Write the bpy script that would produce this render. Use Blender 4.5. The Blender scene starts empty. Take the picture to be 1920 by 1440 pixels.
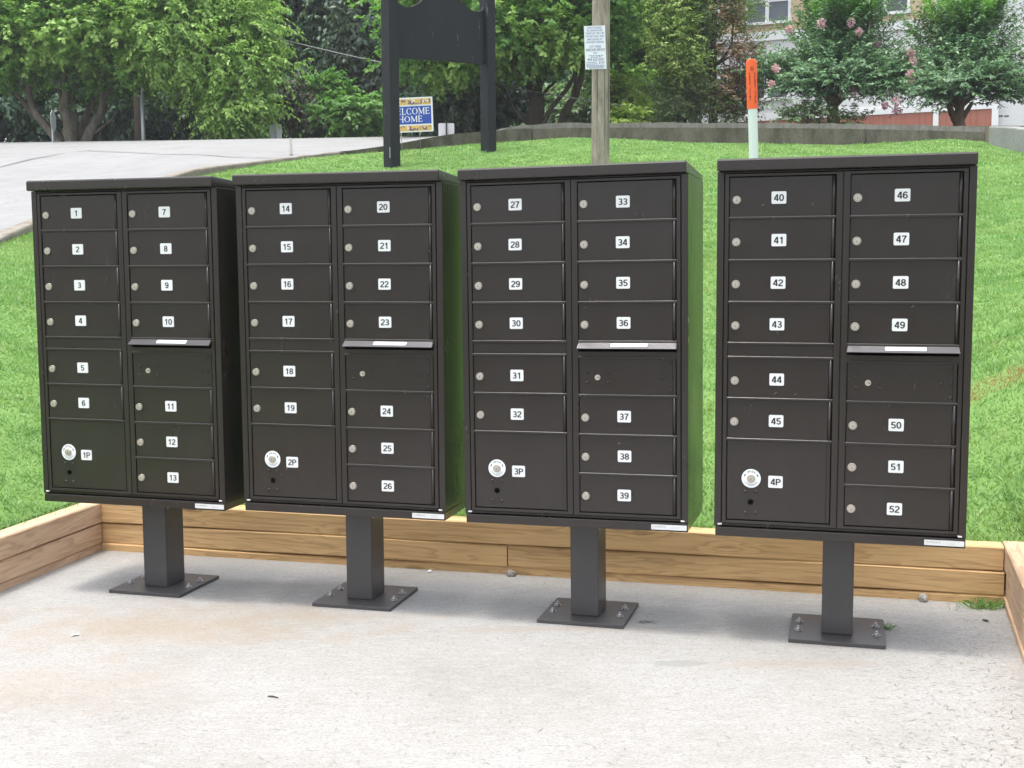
import bpy, math, random
import numpy as np
from mathutils import Vector, Matrix

SC = bpy.context.scene
COL = SC.collection
R = math.radians
rnd = random.Random(7)

# ------------------------------------------------------------------ camera
F, PITCH, ROLL, CZ = 2268.05, 0.0961, -0.0080, 1.2348      # focal length in photo pixels (1920 wide)
cd = bpy.data.cameras.new('camera')
cd.sensor_width = 36.0
cd.lens = F / 1920 * 36.0
cd.clip_start, cd.clip_end = 0.05, 600
cam = bpy.data.objects.new('camera', cd)
COL.objects.link(cam)
cam.matrix_world = Matrix.Translation((0, 0, CZ)) @ Matrix.Rotation(math.pi / 2 - PITCH, 4, 'X') @ Matrix.Rotation(ROLL, 4, 'Z')
SC.camera = cam

# ------------------------------------------------------------------ world, sun, exposure
SUN = Vector((-0.174, -0.075, 1.0)).normalized()
elev = math.asin(SUN.z)
w = bpy.data.worlds.new('World')
SC.world = w
w.use_nodes = True
nt = w.node_tree
sky = nt.nodes.new('ShaderNodeTexSky')
sky.sky_type = 'NISHITA'
sky.sun_disc = False
sky.sun_elevation = elev
sky.sun_rotation = math.atan2(SUN.x, SUN.y)
sky.air_density, sky.dust_density, sky.ozone_density = 1.0, 4.0, 1.0
bg = nt.nodes['Background']
hz = nt.nodes.new('ShaderNodeHueSaturation')          # thin white summer haze: the sky's blue is weak
hz.inputs['Saturation'].default_value = 0.35
nt.links.new(sky.outputs[0], hz.inputs['Color'])
nt.links.new(hz.outputs[0], bg.inputs[0])
bg.inputs[1].default_value = 0.15
sl = bpy.data.lights.new('sun', 'SUN')
sl.energy = 0.9
sl.angle = R(11)
sl.color = (1.0, 0.96, 0.90)
so = bpy.data.objects.new('sun', sl)
so.rotation_euler = (-SUN).to_track_quat('-Z', 'Y').to_euler()
so.location = (0, 0, 30)
COL.objects.link(so)
SC.view_settings.view_transform = 'Standard'
SC.view_settings.look = 'None'
SC.view_settings.exposure = 1.5
SC.view_settings.gamma = 1.0


# ------------------------------------------------------------------ measuring helpers (photo pixel -> point in the place)
def ray(u, v):
    a, b = u - 960.0, v - 720.0
    c, s = math.cos(ROLL), math.sin(ROLL)
    x, y = a * c + b * s, -a * s + b * c
    return Vector((x / F, math.cos(PITCH) - y / F * math.sin(PITCH), -math.sin(PITCH) - y / F * math.cos(PITCH)))


def at(u, v, Y):
    d = ray(u, v)
    return Vector((0, 0, CZ)) + d * (Y / d.y)


def ground(u, v, z=0.0):
    d = ray(u, v)
    return Vector((0, 0, CZ)) + d * ((z - CZ) / d.z)


def on_plane(u, v, P, n):
    d = ray(u, v)
    o = Vector((0, 0, CZ))
    return o + d * ((P - o).dot(n) / d.dot(n))


def lerp_tab(tab, u):
    if u <= tab[0][0]:
        return tab[0][1:]
    for p, q in zip(tab, tab[1:]):
        if u <= q[0]:
            t = (u - p[0]) / (q[0] - p[0])
            return tuple(a + (b - a) * t for a, b in zip(p[1:], q[1:]))
    return tab[-1][1:]


# ------------------------------------------------------------------ mesh helpers
class MB:
    def __init__(s):
        s.v, s.f, s.m, s.sm = [], [], [], []

    def face(s, idx, mi=0, smooth=False):
        s.f.append(idx); s.m.append(mi); s.sm.append(smooth)

    def box(s, x0, x1, y0, y1, z0, z1, mi=0, M=None):
        n = len(s.v)
        for z in (z0, z1):
            for x, y in ((x0, y0), (x1, y0), (x1, y1), (x0, y1)):
                p = Vector((x, y, z))
                s.v.append(M @ p if M else p)
        for q in ((0, 3, 2, 1), (4, 5, 6, 7), (0, 1, 5, 4), (1, 2, 6, 5), (2, 3, 7, 6), (3, 0, 4, 7)):
            s.face([n + i for i in q], mi)

    def prism(s, pts, a, b, mi=0, smooth=False):
        """closed outline extruded: a(p), b(p) give the near and the far point of an outline point"""
        n, k = len(s.v), len(pts)
        s.v += [Vector(a(p)) for p in pts] + [Vector(b(p)) for p in pts]
        s.face(list(range(n, n + k)), mi)
        s.face(list(range(n + 2 * k - 1, n + k - 1, -1)), mi)
        for i in range(k):
            j = (i + 1) % k
            s.face([n + j, n + i, n + k + i, n + k + j], mi, smooth)

    def plate(s, pts, y0, y1, mi=0):
        """outline in x,z extruded from y0 (front) to y1"""
        s.prism(pts, lambda p: (p[0], y0, p[1]), lambda p: (p[0], y1, p[1]), mi)

    def disc(s, cx, cz, r, y0, y1, mi=0, seg=20, r1=None):
        r1 = r if r1 is None else r1
        n = len(s.v)
        for k in range(seg):
            a = 2 * math.pi * k / seg
            s.v.append(Vector((cx + r * math.cos(a), y0, cz + r * math.sin(a))))
        for k in range(seg):
            a = 2 * math.pi * k / seg
            s.v.append(Vector((cx + r1 * math.cos(a), y1, cz + r1 * math.sin(a))))
        s.face([n + k for k in range(seg)], mi)
        s.face([n + seg + k for k in range(seg - 1, -1, -1)], mi)
        for k in range(seg):
            j = (k + 1) % seg
            s.face([n + j, n + k, n + seg + k, n + seg + j], mi, True)

    def ring(s, cx, cz, ri, ro, y, a0, a1, mi=0, seg=16):
        n = len(s.v)
        for k in range(seg + 1):
            a = a0 + (a1 - a0) * k / seg
            for r in (ri, ro):
                s.v.append(Vector((cx + r * math.cos(a), y, cz + r * math.sin(a))))
        for k in range(seg):
            s.face([n + 2 * k, n + 2 * k + 1, n + 2 * k + 3, n + 2 * k + 2], mi)

    def vcyl(s, cx, cy, z0, z1, r, r1=None, mi=0, seg=12):
        r1 = r if r1 is None else r1
        n = len(s.v)
        for z, q in ((z0, r), (z1, r1)):
            for k in range(seg):
                a = 2 * math.pi * k / seg
                s.v.append(Vector((cx + q * math.cos(a), cy + q * math.sin(a), z)))
        s.face([n + k for k in range(seg - 1, -1, -1)], mi)
        s.face([n + seg + k for k in range(seg)], mi)
        for k in range(seg):
            j = (k + 1) % seg
            s.face([n + k, n + j, n + seg + j, n + seg + k], mi, True)

    def tube(s, pts, rad, seg=7, mi=0):
        pts = [Vector(p) for p in pts]
        n0 = len(s.v)
        for i, p in enumerate(pts):
            t = (pts[min(i + 1, len(pts) - 1)] - pts[max(i - 1, 0)]).normalized()
            a = t.cross(Vector((0.31, 0.95, 0.05))).normalized()
            b = t.cross(a)
            for k in range(seg):
                g = 2 * math.pi * k / seg
                s.v.append(p + (a * math.cos(g) + b * math.sin(g)) * rad[i])
        for i in range(len(pts) - 1):
            for k in range(seg):
                j = (k + 1) % seg
                s.face([n0 + i * seg + k, n0 + i * seg + j, n0 + (i + 1) * seg + j, n0 + (i + 1) * seg + k], mi, True)
        s.face([n0 + k for k in range(seg)], mi)
        e = n0 + (len(pts) - 1) * seg
        s.face([e + k for k in range(seg - 1, -1, -1)], mi)

    def mesh2d(s, tm, f, mi=0):
        """append a flat text mesh; f maps its x,y to a point"""
        n = len(s.v)
        s.v += [Vector(f(x, y)) for x, y in tm[0]]
        for q in tm[1]:
            s.face([n + i for i in q], mi)

    def grid(s, P, mi=0, smooth=True):
        r, c = len(P), len(P[0])
        n = len(s.v)
        for row in P:
            s.v += [Vector(p) for p in row]
        for i in range(r - 1):
            for j in range(c - 1):
                s.face([n + i * c + j, n + i * c + j + 1, n + (i + 1) * c + j + 1, n + (i + 1) * c + j], mi, smooth)

    def build(s, name, mats, parent=None, loc=(0, 0, 0), bevel=0.0, fix=True):
        me = bpy.data.meshes.new(name)
        me.from_pydata([tuple(p) for p in s.v], [], s.f)
        if fix:
            import bmesh
            bm = bmesh.new(); bm.from_mesh(me)
            bmesh.ops.recalc_face_normals(bm, faces=bm.faces)
            bm.to_mesh(me); bm.free()
        for m in (mats if isinstance(mats, (list, tuple)) else [mats]):
            me.materials.append(m)
        me.polygons.foreach_set('material_index', s.m)
        me.polygons.foreach_set('use_smooth', s.sm)
        me.update()
        o = link(name, me, parent, loc)
        if bevel:
            b = o.modifiers.new('bevel', 'BEVEL')
            b.width = bevel; b.segments = 2; b.limit_method = 'ANGLE'; b.angle_limit = R(40)
        return o


def link(name, data, parent=None, loc=(0, 0, 0)):
    o = bpy.data.objects.new(name, data)
    COL.objects.link(o)
    o.location = loc
    if parent:
        o.parent = parent
    return o


def tag(o, label, cat, group=None):
    o['label'] = label; o['category'] = cat
    if group:
        o['group'] = group
    return o


def kind(o, k):
    o['kind'] = k
    return o


def thing(name, label, cat, loc=(0, 0, 0), rot=(0, 0, 0), group=None):
    o = link(name, None, None, loc)
    o.rotation_euler = rot
    o.empty_display_size = 0.2
    return tag(o, label, cat, group)


_txt = {}


def text(body, size=1.0, bold=0.0, width=None):
    """flat mesh of a word, centred on 0,0; size = capital height"""
    key = (body, bold)
    if key not in _txt:
        cu = bpy.data.curves.new('t', 'FONT')
        cu.body = body; cu.align_x = 'CENTER'; cu.size = 1.0; cu.offset = bold; cu.resolution_u = 4
        ob = bpy.data.objects.new('t', cu); COL.objects.link(ob)
        dg = bpy.context.evaluated_depsgraph_get(); dg.update()
        me = bpy.data.meshes.new_from_object(ob.evaluated_get(dg))
        vs = [(v.co.x, v.co.y) for v in me.vertices]
        fs = [list(p.vertices) for p in me.polygons]
        bpy.data.objects.remove(ob); bpy.data.curves.remove(cu); bpy.data.meshes.remove(me)
        xs = [p[0] for p in vs]; ys = [p[1] for p in vs]
        cx, cy, h = (min(xs) + max(xs)) / 2, (min(ys) + max(ys)) / 2, max(ys) - min(ys)
        _txt[key] = ([((x - cx) / h, (y - cy) / h) for x, y in vs], fs)
    vs, fs = _txt[key]
    sx = size
    if width:
        sx = width / (max(p[0] for p in vs) - min(p[0] for p in vs))
    return ([(x * sx, y * size) for x, y in vs], fs)


def _arc(cx, cy, rx, ry, a0, a1, n=12):
    return [(cx + rx * math.cos(R(a0 + (a1 - a0) * k / n)), cy + ry * math.sin(R(a0 + (a1 - a0) * k / n))) for k in range(n + 1)]


# centre lines of plain grotesque numerals, capital height 1
DIG = {
    '0': [_arc(.28, .5, .205, .43, 0, 360, 28)],
    '1': [[(.10, .74), (.22, .80), (.33, .96)], [(.33, 1.0), (.33, 0)]],
    '2': [_arc(.275, .70, .205, .235, 165, -32, 12) + [(.36, .47), (.20, .30), (.09, .14), (.07, .07)], [(.02, .07), (.52, .07)]],
    '3': [_arc(.265, .715, .185, .215, 150, -90, 12), _arc(.27, .285, .205, .215, 90, -155, 12), [(.19, .50), (.29, .50)]],
    '4': [[(.40, 0), (.40, 1.0)], [(.36, .97), (.06, .30)], [(.02, .27), (.55, .27)]],
    '5': [[(.50, .925), (.13, .925)], [(.14, .96), (.085, .50)], _arc(.27, .315, .205, .245, 140, -155, 16)],
    '6': [_arc(.28, .315, .20, .245, 0, 360, 20), _arc(.30, .52, .225, .41, 40, 205, 14)],
    '7': [[(.03, .925), (.53, .925)], [(.49, .90), (.36, .66), (.26, .38), (.21, 0)]],
    '8': [_arc(.28, .72, .175, .21, 0, 360, 20), _arc(.28, .285, .205, .215, 0, 360, 20)],
    '9': [_arc(.28, .685, .20, .245, 0, 360, 20), _arc(.26, .48, .225, .41, 220, 385, 14)],
    'P': [[(.09, 0), (.09, 1.0)], [(.06, .925), (.33, .925)] + _arc(.34, .70, .185, .225, 90, -90, 10) + [(.06, .475)]],
}


def numerals(s, h, th=.165):
    """flat mesh like text(): strokes of even width, as on the door labels"""
    vs, fs = [], []
    adv = .60
    x0 = -(adv * len(s) - .04) / 2
    for i, ch in enumerate(s):
        for ln in DIG[ch]:
            closed = len(ln) > 15 and abs(ln[0][0] - ln[-1][0]) + abs(ln[0][1] - ln[-1][1]) < 1e-6
            n0 = len(vs)
            for k in range(len(ln)):
                if closed:
                    p, q = ln[(k - 1) % (len(ln) - 1)], ln[(k + 1) % (len(ln) - 1)]
                else:
                    p, q = ln[max(k - 1, 0)], ln[min(k + 1, len(ln) - 1)]
                d = Vector((q[0] - p[0], q[1] - p[1])).normalized()
                for sg in (1, -1):
                    vs.append(((ln[k][0] - d.y * th / 2 * sg + x0 + adv * i) * h, (ln[k][1] + d.x * th / 2 * sg - .5) * h))
            for k in range(len(ln) - 1):
                fs.append([n0 + 2 * k, n0 + 2 * k + 1, n0 + 2 * k + 3, n0 + 2 * k + 2])
    return vs, fs


def rrect(w, h, r, seg=4, cx=0, cz=0):
    out = []
    for sx, sz, a0 in ((1, 1, 0), (-1, 1, 90), (-1, -1, 180), (1, -1, 270)):
        for k in range(seg + 1):
            a = R(a0 + 90 * k / seg)
            out.append((cx + sx * (w / 2 - r) + r * math.cos(a), cz + sz * (h / 2 - r) + r * math.sin(a)))
    return out


# ------------------------------------------------------------------ materials
def mat(name, col=(.5, .5, .5), rough=.6, metal=0.0, spec=.5):
    m = bpy.data.materials.new(name)
    m.use_nodes = True
    p = m.node_tree.nodes['Principled BSDF']
    p.inputs['Base Color'].default_value = (*col, 1)
    p.inputs['Roughness'].default_value = rough
    p.inputs['Metallic'].default_value = metal
    p.inputs['Specular IOR Level'].default_value = spec
    return m


class NT:
    def __init__(s, m):
        s.t = m.node_tree; s.p = s.t.nodes.get('Principled BSDF')

    def n(s, kind, **kw):
        x = s.t.nodes.new('ShaderNode' + kind)
        for k, v in kw.items():
            setattr(x, k, v)
        return x

    def L(s, a, b):
        s.t.links.new(a, b)

    def coord(s, scale=(1, 1, 1), out='Object', loc=None):
        tc = s.n('TexCoord'); mp = s.n('Mapping')
        s.L(tc.outputs[out], mp.inputs[0])
        mp.inputs['Scale'].default_value = scale
        if loc is not None:
            mp.inputs['Location'].default_value = loc
        return mp.outputs[0]

    def noise(s, vec, scale, detail=4, rough=.55, dist=0.0):
        x = s.n('TexNoise')
        s.L(vec, x.inputs['Vector'])
        x.inputs['Scale'].default_value = scale
        x.inputs['Detail'].default_value = detail
        x.inputs['Roughness'].default_value = rough
        x.inputs['Distortion'].default_value = dist
        return x.outputs['Fac']

    def ramp(s, fac, stops, interp='LINEAR'):
        x = s.n('ValToRGB')
        s.L(fac, x.inputs[0])
        cr = x.color_ramp
        cr.interpolation = interp
        while len(cr.elements) < len(stops):
            cr.elements.new(0.5)
        for e, (p, c) in zip(cr.elements, stops):
            e.position = p
            e.color = (*c, 1) if isinstance(c, tuple) else (c, c, c, 1)
        return x.outputs[0]

    def mix(s, fac, a, b, blend='MIX'):
        x = s.n('Mix', data_type='RGBA', blend_type=blend)
        for i, q in ((0, fac), (6, a), (7, b)):
            if isinstance(q, (int, float)):
                x.inputs[i].default_value = q
            elif isinstance(q, tuple):
                x.inputs[i].default_value = (*q, 1)
            else:
                s.L(q, x.inputs[i])
        return x.outputs[2]

    def math(s, op, a, b=0.0, clamp=False):
        x = s.n('Math', operation=op, use_clamp=clamp)
        for i, q in ((0, a), (1, b)):
            if isinstance(q, (int, float)):
                x.inputs[i].default_value = q
            else:
                s.L(q, x.inputs[i])
        return x.outputs[0]

    def bump(s, h, strength=.3, dist=.01):
        x = s.n('Bump')
        x.inputs['Strength'].default_value = strength
        x.inputs['Distance'].default_value = dist
        s.L(h, x.inputs['Height'])
        s.L(x.outputs[0], s.p.inputs['Normal'])

    def color(s, c):
        s.L(c, s.p.inputs['Base Color'])

    def spot(s, vec, c, rx, ry, nz=None, amt=.35):
        """0..1 mask of a stain round c in the plane of the pad"""
        sp = s.n('SeparateXYZ'); s.L(vec, sp.inputs[0])
        dx = s.math('DIVIDE', s.math('SUBTRACT', sp.outputs[0], c[0]), rx)
        dy = s.math('DIVIDE', s.math('SUBTRACT', sp.outputs[1], c[1]), ry)
        d = s.math('SQRT', s.math('ADD', s.math('MULTIPLY', dx, dx), s.math('MULTIPLY', dy, dy)))
        if nz is not None:
            d = s.math('ADD', d, s.math('MULTIPLY', s.math('SUBTRACT', nz, .5), amt * 4))
        return d


def m_bronze():
    m = mat('dark_bronze_powder_coat', (.022, .0195, .0185), .33)
    k = NT(m)
    c = k.coord()
    n1 = k.noise(c, 3.0, 3)
    col = k.mix(n1, (.0215, .0178, .0165), (.0265, .0218, .0200))
    # thin uneven dust and wiped streaks
    oi = k.n('ObjectInfo'); cb_ = k.n('CombineXYZ'); ad = k.n('VectorMath', operation='ADD')
    k.L(k.math('MULTIPLY', oi.outputs['Random'], 53.0), cb_.inputs[0]); k.L(k.math('MULTIPLY', oi.outputs['Random'], 17.0), cb_.inputs[2])
    k.L(k.coord(scale=(1, 1, .5)), ad.inputs[0]); k.L(cb_.outputs[0], ad.inputs[1])
    dust = k.noise(ad.outputs[0], 5.0, 6, .72, .4)
    col = k.mix(k.ramp(dust, [(.50, 0.0), (.82, .28)]), col, (.042, .038, .035))
    k.color(col)
    k.L(k.ramp(k.noise(ad.outputs[0], 9, 5, .65), [(.3, .21), (.75, .29)]), k.p.inputs['Roughness'])
    k.bump(k.noise(c, 700, 2), .12, .0006)
    return m


def m_concrete_pad():
    m = mat('pad_concrete', (0.481, 0.493, 0.499), .85, spec=.25)
    k = NT(m)
    c = k.coord()
    ca = k.coord(scale=(1, 2.6, 1))
    big = k.noise(c, 1.6, 4)
    mid = k.noise(ca, 16, 5, .65, .6)
    fine = k.noise(ca, 62, 4, .65)
    flk = k.noise(k.coord(scale=(1, 2.2, 1), loc=(3, 1, 0)), 120, 3, .6)
    spk = k.noise(c, 260, 2, .6)
    col = k.ramp(big, [(.28, (0.274, 0.266, 0.249)), (.5, (0.322, 0.318, 0.304)), (.75, (0.346, 0.346, 0.338))])
    col = k.mix(k.ramp(mid, [(.30, .25), (.48, 0.0)]), col, (0.193, 0.183, 0.165))
    col = k.mix(k.ramp(mid, [(.52, 0.0), (.8, .7)]), col, (0.405, 0.407, 0.399))
    col = k.mix(k.ramp(fine, [(.36, .62), (.46, 0.0)]), col, (0.164, 0.150, 0.135))
    col = k.mix(k.ramp(flk, [(.33, .75), (.42, 0.0)]), col, (0.171, 0.157, 0.140))
    col = k.mix(k.ramp(flk, [(.56, 0.0), (.68, .5)]), col, (0.421, 0.417, 0.406))
    col = k.mix(k.ramp(spk, [(.26, .6), (.36, 0.0)]), col, (0.115, 0.109, 0.100))
    wob = k.noise(c, 5, 4)
    g = ground(330, 1175)
    d = k.spot(c, g, .85, .34, wob, .6)
    col = k.mix(k.ramp(d, [(.1, .46), (1.0, 0.0)]), col, (0.288, 0.212, 0.135))
    g = ground(60, 1290)
    d = k.spot(c, g, .7, .28, wob)
    col = k.mix(k.ramp(d, [(.2, .25), (1.0, 0.0)]), col, (0.299, 0.232, 0.160))
    g = ground(1275, 1244)
    d = k.spot(c, g, .085, .034, k.noise(c, 14, 3), .18)
    col = k.mix(k.ramp(d, [(.86, .6), (1.0, 0.0)]), col, (0.227, 0.237, 0.227))
    g = ground(1212, 1166)
    d = k.spot(c, g, .05, .028, k.noise(c, 60, 3), .5)
    col = k.mix(k.ramp(d, [(.3, .8), (.9, 0.0)]), col, (0.076, 0.074, 0.075))
    g = ground(500, 1095)
    d = k.spot(c, g, .42, .10, wob, .4)
    col = k.mix(k.ramp(d, [(.2, .35), (1.0, 0.0)]), col, (0.164, 0.143, 0.130))
    for u, v, rx, ry in ((1000, 1180, .5, .05), (700, 1155, .5, .05), (1500, 1245, .5, .05)):
        d = k.spot(c, ground(u, v), rx, ry, wob)
        col = k.mix(k.ramp(d, [(.2, .4), (1.0, 0.0)]), col, (0.299, 0.247, 0.189))
    k.color(col)
    h = k.math('ADD', k.math('MULTIPLY', fine, .6), k.math('MULTIPLY', mid, .8))
    k.bump(h, .35, .006)
    return m


def m_concrete(name, a, b, dark, scale=3.0, streak=.5):
    m = mat(name, a, .9, spec=.2)
    k = NT(m)
    c = k.coord()
    n1 = k.noise(c, scale, 5)
    col = k.mix(n1, a, b)
    n2 = k.noise(k.coord(scale=(1, 1, .45)), scale * 2.2, 6, .7)
    col = k.mix(k.ramp(n2, [(.42, 0.0), (.62, streak)]), col, dark)
    n3 = k.noise(c, scale * 14, 4, .7)
    col = k.mix(k.ramp(n3, [(.32, .5), (.45, 0.0)]), col, dark)
    k.color(col)
    k.bump(n3, .5, .02)
    return m


def m_timber(name, a, b, dark):
    m = mat(name, a, .75, spec=.25)
    k = NT(m)
    tc = k.n('TexCoord'); oi = k.n('ObjectInfo'); cmb = k.n('CombineXYZ')
    k.L(k.math('MULTIPLY', oi.outputs['Random'], 37.0), cmb.inputs[0])
    k.L(k.math('MULTIPLY', oi.outputs['Random'], 11.0), cmb.inputs[1])
    ad = k.n('VectorMath', operation='ADD')
    k.L(tc.outputs['Object'], ad.inputs[0]); k.L(cmb.outputs[0], ad.inputs[1])

    def mp(sc):
        x = k.n('Mapping'); k.L(ad.outputs[0], x.inputs[0]); x.inputs['Scale'].default_value = sc
        return x.outputs[0]
    # knots: one sparse cell field bends the grain round itself
    vo = k.n('TexVoronoi'); k.L(mp((2.6, 0.0, 9.5)), vo.inputs['Vector']); vo.inputs['Scale'].default_value = 1.0
    vo.inputs['Randomness'].default_value = 1.0
    kd = vo.outputs['Distance']
    warp = k.math('MULTIPLY', k.ramp(kd, [(0.0, 1.0), (.45, 0.0)], 'EASE'), .9)
    base = k.noise(mp((.75, 8, 12)), 1.0, 4, .5, .6)
    g = k.math('ADD', k.math('MULTIPLY', base, 9.0), k.math('MULTIPLY', warp, 2.2))
    rings = k.math('FRACT', g)
    rc = k.ramp(rings, [(0.0, 0.0), (.55, .25), (.86, 1.0), (1.0, 0.0)])
    col = k.mix(k.noise(mp((.6, 3, 4)), 1.3, 3), a, b)
    col = k.mix(k.math('MULTIPLY', rc, .55), col, dark)
    fib = k.noise(mp((6, 120, 120)), 1.0, 3, .7)
    col = k.mix(k.ramp(fib, [(.3, .35), (.55, 0.0)]), col, dark)
    kn = k.math('ADD', kd, k.math('MULTIPLY', k.math('SUBTRACT', k.noise(mp((20, 20, 60)), 1.0, 2), .5), .06))
    col = k.mix(k.ramp(kn, [(.075, .85), (.12, 0.0)]), col, (.09, .05, .03))
    col = k.mix(k.ramp(kn, [(.105, 0.0), (.12, .5), (.18, 0.0)]), col, tuple(x * .5 for x in dark))
    k.color(col)
    k.bump(k.math('ADD', fib, k.math('MULTIPLY', rc, .5)), .25, .003)
    return m


def m_leaf(name, c1, c2, c3, trans=.38, rough=.5):
    m = mat(name, c2, rough, spec=.35)
    k = NT(m)
    ge = k.n('NewGeometry')
    rp = k.ramp(ge.outputs['Random Per Island'], [(0.0, c1), (.45, c2), (.8, c3), (1.0, tuple(min(1, x * 1.15) for x in c3))])
    big = k.noise(k.coord(out='Object'), .9, 2)
    col = k.mix(k.ramp(big, [(.35, 0.0), (.7, .55)]), rp, c3)
    k.color(col)
    tr = k.n('BsdfTranslucent')
    k.L(k.mix(1.0, col, (1.0, 1.25, .55), 'MULTIPLY'), tr.inputs[0])
    mx = k.n('MixShader'); mx.inputs[0].default_value = trans
    out = k.t.nodes['Material Output']
    k.L(k.p.outputs[0], mx.inputs[1]); k.L(tr.outputs[0], mx.inputs[2]); k.L(mx.outputs[0], out.inputs[0])
    return m


def m_bark(name, a, b, sc=8):
    m = mat(name, a, .9, spec=.2)
    k = NT(m)
    n1 = k.noise(k.coord(scale=(1, 1, .22)), sc, 5, .7)
    k.color(k.mix(k.ramp(n1, [(.35, 0.0), (.65, 1.0)]), a, b))
    k.bump(n1, .7, .03)
    return m


BRONZE = m_bronze()
SCUFF = mat('scuff', (.20, .19, .185), .6)
GAP = mat('dark_gap', (.003, .003, .003), .9, 0.0, 0.0)
NICKEL = mat('brushed_nickel', (.55, .51, .45), .42, .75)
SLOT = mat('key_slot', (.03, .028, .025), .6)
LABEL = mat('number_label_white', (.74, .76, .77), .45)
INK = mat('black_ink', (.012, .012, .013), .5)
INKGREY = mat('grey_ink', (.30, .31, .32), .6)
DIAL = mat('dial_white', (.78, .82, .84), .4)
PLASTIC = mat('white_nylon', (.75, .76, .76), .5)
STEEL = mat('zinc_bolt', (.42, .42, .42), .35, .9)
HOODM = mat('hood_bronze_worn', (.085, .082, .088), .34, .4)
PLATE_M = mat('pedestal_grey_bronze', (.036, .036, .038), .38)
_k = NT(PLATE_M); _k.color(_k.mix(_k.noise(_k.coord(), 7, 5), (.042, .041, .043), (.060, .058, .060)))

# ------------------------------------------------------------------ ground, pad, lawn, road
# kerb line that parts the lawn from the road: photo column, lawn edge row, kerb top row, distance
CURB = [(-700, 640, 632, 8.0), (-300, 545, 536, 9.0), (0, 459, 445, 10.6), (55, 437, 421, 11.2), (200, 382, 370, 12.8),
        (370, 331, 316, 14.6), (430, 319, 308, 15.2), (520, 305, 298, 15.9), (600, 294, 287, 16.4), (660, 289, 282, 16.8),
        (740, 283, 271, 17.2), (840, 274, 252, 17.8), (925, 268.5, 245, 18.1), (973, 265, 235, 18.3), (1057, 257.5, 230.5, 18.5),
        (1160, 260, 230, 18.6), (1280, 267, 230, 18.6), (1450, 270, 231, 18.5), (1580, 272, 232, 18.4), (1690, 267, 234, 18.2),
        (1780, 260, 236, 18.0), (1846, 266, 238, 17.8)]
WALL2 = [(1846, 266, 238, 17.8), (1858, 272, 236, 17.5), (1920, 288, 241, 16.6), (2060, 335, 262, 15.2), (2400, 430, 330, 12.5)]


def cb(u):
    v, vt, Y = lerp_tab(CURB, u)
    return at(u, v, Y), at(u, vt, Y)


def wall_y(x):
    return 4.297 + (1.779 - x) * 0.2723


def far_z(x, y):
    s = min(1, max(0, (1.5 - x) / 4.5)); s = s * s * (3 - 2 * s)
    return 3.30 + (y - 18.5) * (0.10 - .012 * s) + 0.05 * math.sin(x * .7) * math.sin(y * .5) - .45 * s


# lawn: ruled between the timber frame and the kerb / wall line
near = [((-10, -3, -.05), -700), ((-5.2, -2.0, 0.0), -300), ((-2.95, .8, .17), -120), ((-2.25, 4.0, .185), 20), ((-1.99, 5.40, .195), 150),
        ((-1.0, wall_y(-1) + .1, .20), 430), ((0, wall_y(0) + .1, .20), 740), ((1.0, wall_y(1) + .1, .20), 1160),
        ((1.89, wall_y(1.89) + .08, .20), 1560), ((1.70, 3.5, .19), 1846), ((1.1, 1.4, .17), 2060), ((.8, -.6, .1), 2400)]


def lawn_far(u):
    if u <= 1846:
        return cb(u)[0]
    v, vt, Y = lerp_tab(WALL2, u)
    return at(u, v, Y)


cols = []
for (p, u0), (q, u1) in zip(near, near[1:]):
    for k in range(10):
        t = k / 10
        a = Vector(p).lerp(Vector(q), t)
        b = lawn_far(u0 + (u1 - u0) * t)
        cols.append((a, b))
cols.append((Vector(near[-1][0]), lawn_far(2400)))
NR = 36


def lawn_pt(a, b, t):
    p = a.lerp(b, t)
    e = min(1, 6 * t, 6 * (1 - t))
    p.z += e * (.035 * math.sin(p.x * 1.3 + 1) * math.sin(p.y * .9) + .02 * math.sin(p.x * 3.1 + p.y * 2.3))
    return p


LAWN = [[lawn_pt(a, b, (i / NR)) for a, b in cols] for i in range(NR + 1)]


def lawn_hit(u, v):
    """where the line of sight meets the lawn"""
    d = ray(u, v)
    best = None
    for Y in np.arange(4.5, 18.5, .05):
        p = Vector((0, 0, CZ)) + d * (Y / d.y)
        for i in range(NR):
            pass
        t = Y
        z = lawn_z(p.x, p.y)
        if z is not None and p.z <= z:
            return Vector((p.x, p.y, z))
    return at(u, v, 12)


LA = np.array([[tuple(p) for p in row] for row in LAWN])


def lawn_z(x, y):
    d = (LA[:, :, 0] - x) ** 2 + (LA[:, :, 1] - y) ** 2
    idx = np.argsort(d.ravel())[:4]
    wgt = 1 / (d.ravel()[idx] + 1e-4)
    return float((LA[:, :, 2].ravel()[idx] * wgt).sum() / wgt.sum())


DRY = lawn_hit(1880, 722)

m = mat('lawn_soil', (.06, .09, .03), .95, spec=.1)
k = NT(m); c = k.coord()
k.color(k.mix(k.noise(c, 5, 5), (.11, .20, .055), (.16, .27, .08)))
SOIL = m
m = mat('grass_blade', (.08, .16, .03), .5, spec=.3)
k = NT(m)
ge = k.n('NewGeometry')
c = k.coord()
col = k.ramp(ge.outputs['Random Per Island'], [(0, (.155, .30, .10)), (.5, (.225, .405, .14)), (.85, (.30, .47, .19)), (1.0, (.44, .45, .27))])
col = k.mix(k.ramp(k.noise(c, .9, 4), [(.45, 0.0), (.7, .6)]), col, (.26, .35, .12))
col = k.mix(k.ramp(k.noise(c, 3.5, 3), [(.60, 0.0), (.78, .6)]), col, (.30, .30, .13))
col = k.mix(k.ramp(k.noise(k.coord(scale=(1, 2.2, 1)), 2.4, 5, .65), [(.40, .55), (.55, 0.0)]), col, (.115, .26, .07))
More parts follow.
